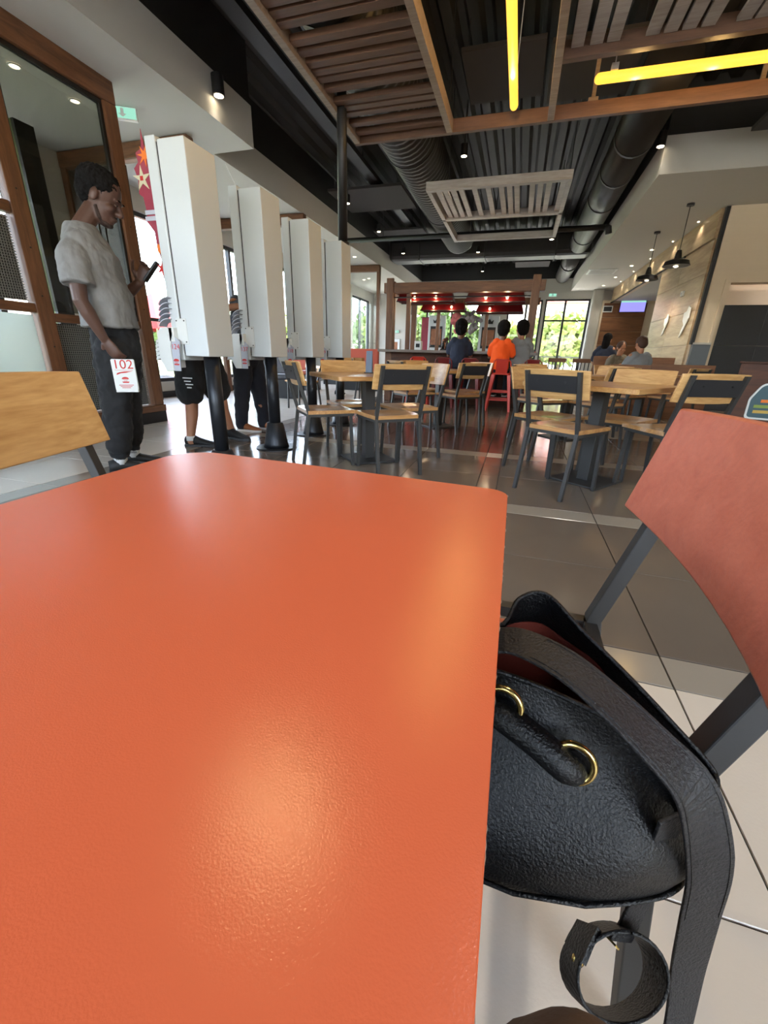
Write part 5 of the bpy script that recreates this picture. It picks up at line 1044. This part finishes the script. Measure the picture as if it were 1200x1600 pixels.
for k, (x, y, h, r_, m, lab) in enumerate([(2.2, 29, 3.6, 2.3, LEAF, 'yellow-green tree outside the tall far right window'), (-1.5, 31, 3.2, 2.0, LEAF, 'pale green tree outside behind the bar, right'), (-4.6, 30, 4.2, 2.4, LEAF2, 'green tree outside behind the bar, middle'), (-8.5, 31, 4.6, 2.6, LEAF, 'green tree outside behind the bar, left'),
      (-16.0, 17.5, 3.0, 1.6, LEAF2, 'green shrub outside under the red parasol'), (-14.5, 22, 3.6, 2.2, LEAF, 'green tree outside the left windows near kiosks two and three'), (-11, 34, 4.5, 2.4, LEAF2, 'green tree outside the narrow left end window')]): tree((x, y, -.1), h, r_, lab, m, seed=k+2)
# fence beyond the far window
t = thing('metal_railing', 'dark metal railing outside the far windows', 'railing', (0, 24, -.13)); obj('top_rail', MB().box(-9, 7, -.02, .02, 1.15, 1.2), FRAME, t); obj('bottom_rail', MB().box(-9, 7, -.02, .02, .15, .2), FRAME, t)
bmh = None
for k in range(100):
    x = -8.9+.16*k
    if bmh is None: o = obj('baluster', MB().box(-.012, .012, -.012, .012, .2, 1.15), FRAME, t); bmh = o.data
    else: o = obj('baluster', bmh, FRAME, t)
    o.location = (x, 0, 0)
def house(loc, w_, d, h, rh, label, rz=0):
    t = thing('house', label, 'house', loc, rz, 'red-roofed houses outside'); obj('wall', MB().box(-w_, w_, -d, d, 0, h), HOUSE, t)
    m = MB(); m.add([(-w_-.4, -d-.4, h), (w_+.4, -d-.4, h), (w_+.4, d+.4, h), (-w_-.4, d+.4, h), (-w_*.55, 0, h+rh), (w_*.55, 0, h+rh)], [(0, 1, 5, 4), (1, 2, 5), (2, 3, 4, 5), (3, 0, 4), (3, 2, 1, 0)]); rf = obj('roof', m, ROOF, t)
    for k in range(-1, 2): 
        f = obj('window', MB().box(k*w_*.55-.6, k*w_*.55+.6, -d-.05, -d+.02, h*.35, h*.75), WHITEP, t); obj('pane', MB().box(k*w_*.55-.5, k*w_*.55+.5, -d-.07, -d-.05, h*.37, h*.73), FRAME, f)
    dm = obj('dormer', MB().box(-.9, .9, -d*.75, -d*.1, h+.2, h+rh*.62), HOUSE, t); obj('dormer_roof', MB().add([(-1.2, -d*.8, h+rh*.6), (1.2, -d*.8, h+rh*.6), (0, -d*.8, h+rh*.95), (-1.2, 0, h+rh*.6), (1.2, 0, h+rh*.6), (0, 0, h+rh*.95)], [(0, 1, 2), (0, 2, 5, 3), (1, 4, 5, 2), (3, 5, 4), (0, 3, 4, 1)]), ROOF, dm); obj('dormer_pane', MB().box(-.6, .6, -d*.75-.04, -d*.75, h+.5, h+rh*.55), FRAME, dm)
house((3.0, 62, -.1), 6, 5, 7.2, 4.2, 'house with red hipped roof and dormer beyond the far right window'); house((-15, 72, -.1), 7, 5, 6.5, 4, 'house with red hipped roof behind the bar windows'); house((-55, 40, -.1), 6, 7, 6, 3.5, 'house with red roof beyond the left windows', 1.4)
t = thing('parasol', 'red parasol on the terrace outside behind the first kiosk', 'parasol', (-12.6, 13.0, -.13)); obj('pole', MB().tube([(0, 0, 0), (0, 0, 2.8)], .03, 10), WHITEP, t); obj('base', MB().lathe([(.35, 0), (.35, .08), (.1, .14)], 20), FRAME, t)
m = MB(); n = 8
for k in range(n):
    a, b = 2*math.pi*k/n, 2*math.pi*(k+1)/n; A_ = V((1.6*math.cos(a), 1.6*math.sin(a), 1.95)); B_ = V((1.6*math.cos(b), 1.6*math.sin(b), 1.95)); T_ = V((0, 0, 2.85)); d_ = V((0, 0, -.28))
    p = obj('canopy_panel', MB().add([A_, B_, T_, A_+d_, B_+d_, A_+V((0,0,.01)), B_+V((0,0,.01)), T_+V((0,0,.01))], [(0, 1, 2), (0, 3, 4, 1), (5, 7, 6)]), REDC, t)

# flat lettering turned into plain meshes
bpy.context.view_layer.update(); dg = bpy.context.evaluated_depsgraph_get()
for o in TEXTS:
    nm = o.name; me = bpy.data.meshes.new_from_object(o.evaluated_get(dg)); n_ = bpy.data.objects.new(nm.split('.')[0], me); COL.objects.link(n_); n_.parent = o.parent; n_.matrix_local = o.matrix_local.copy(); bpy.data.objects.remove(o)
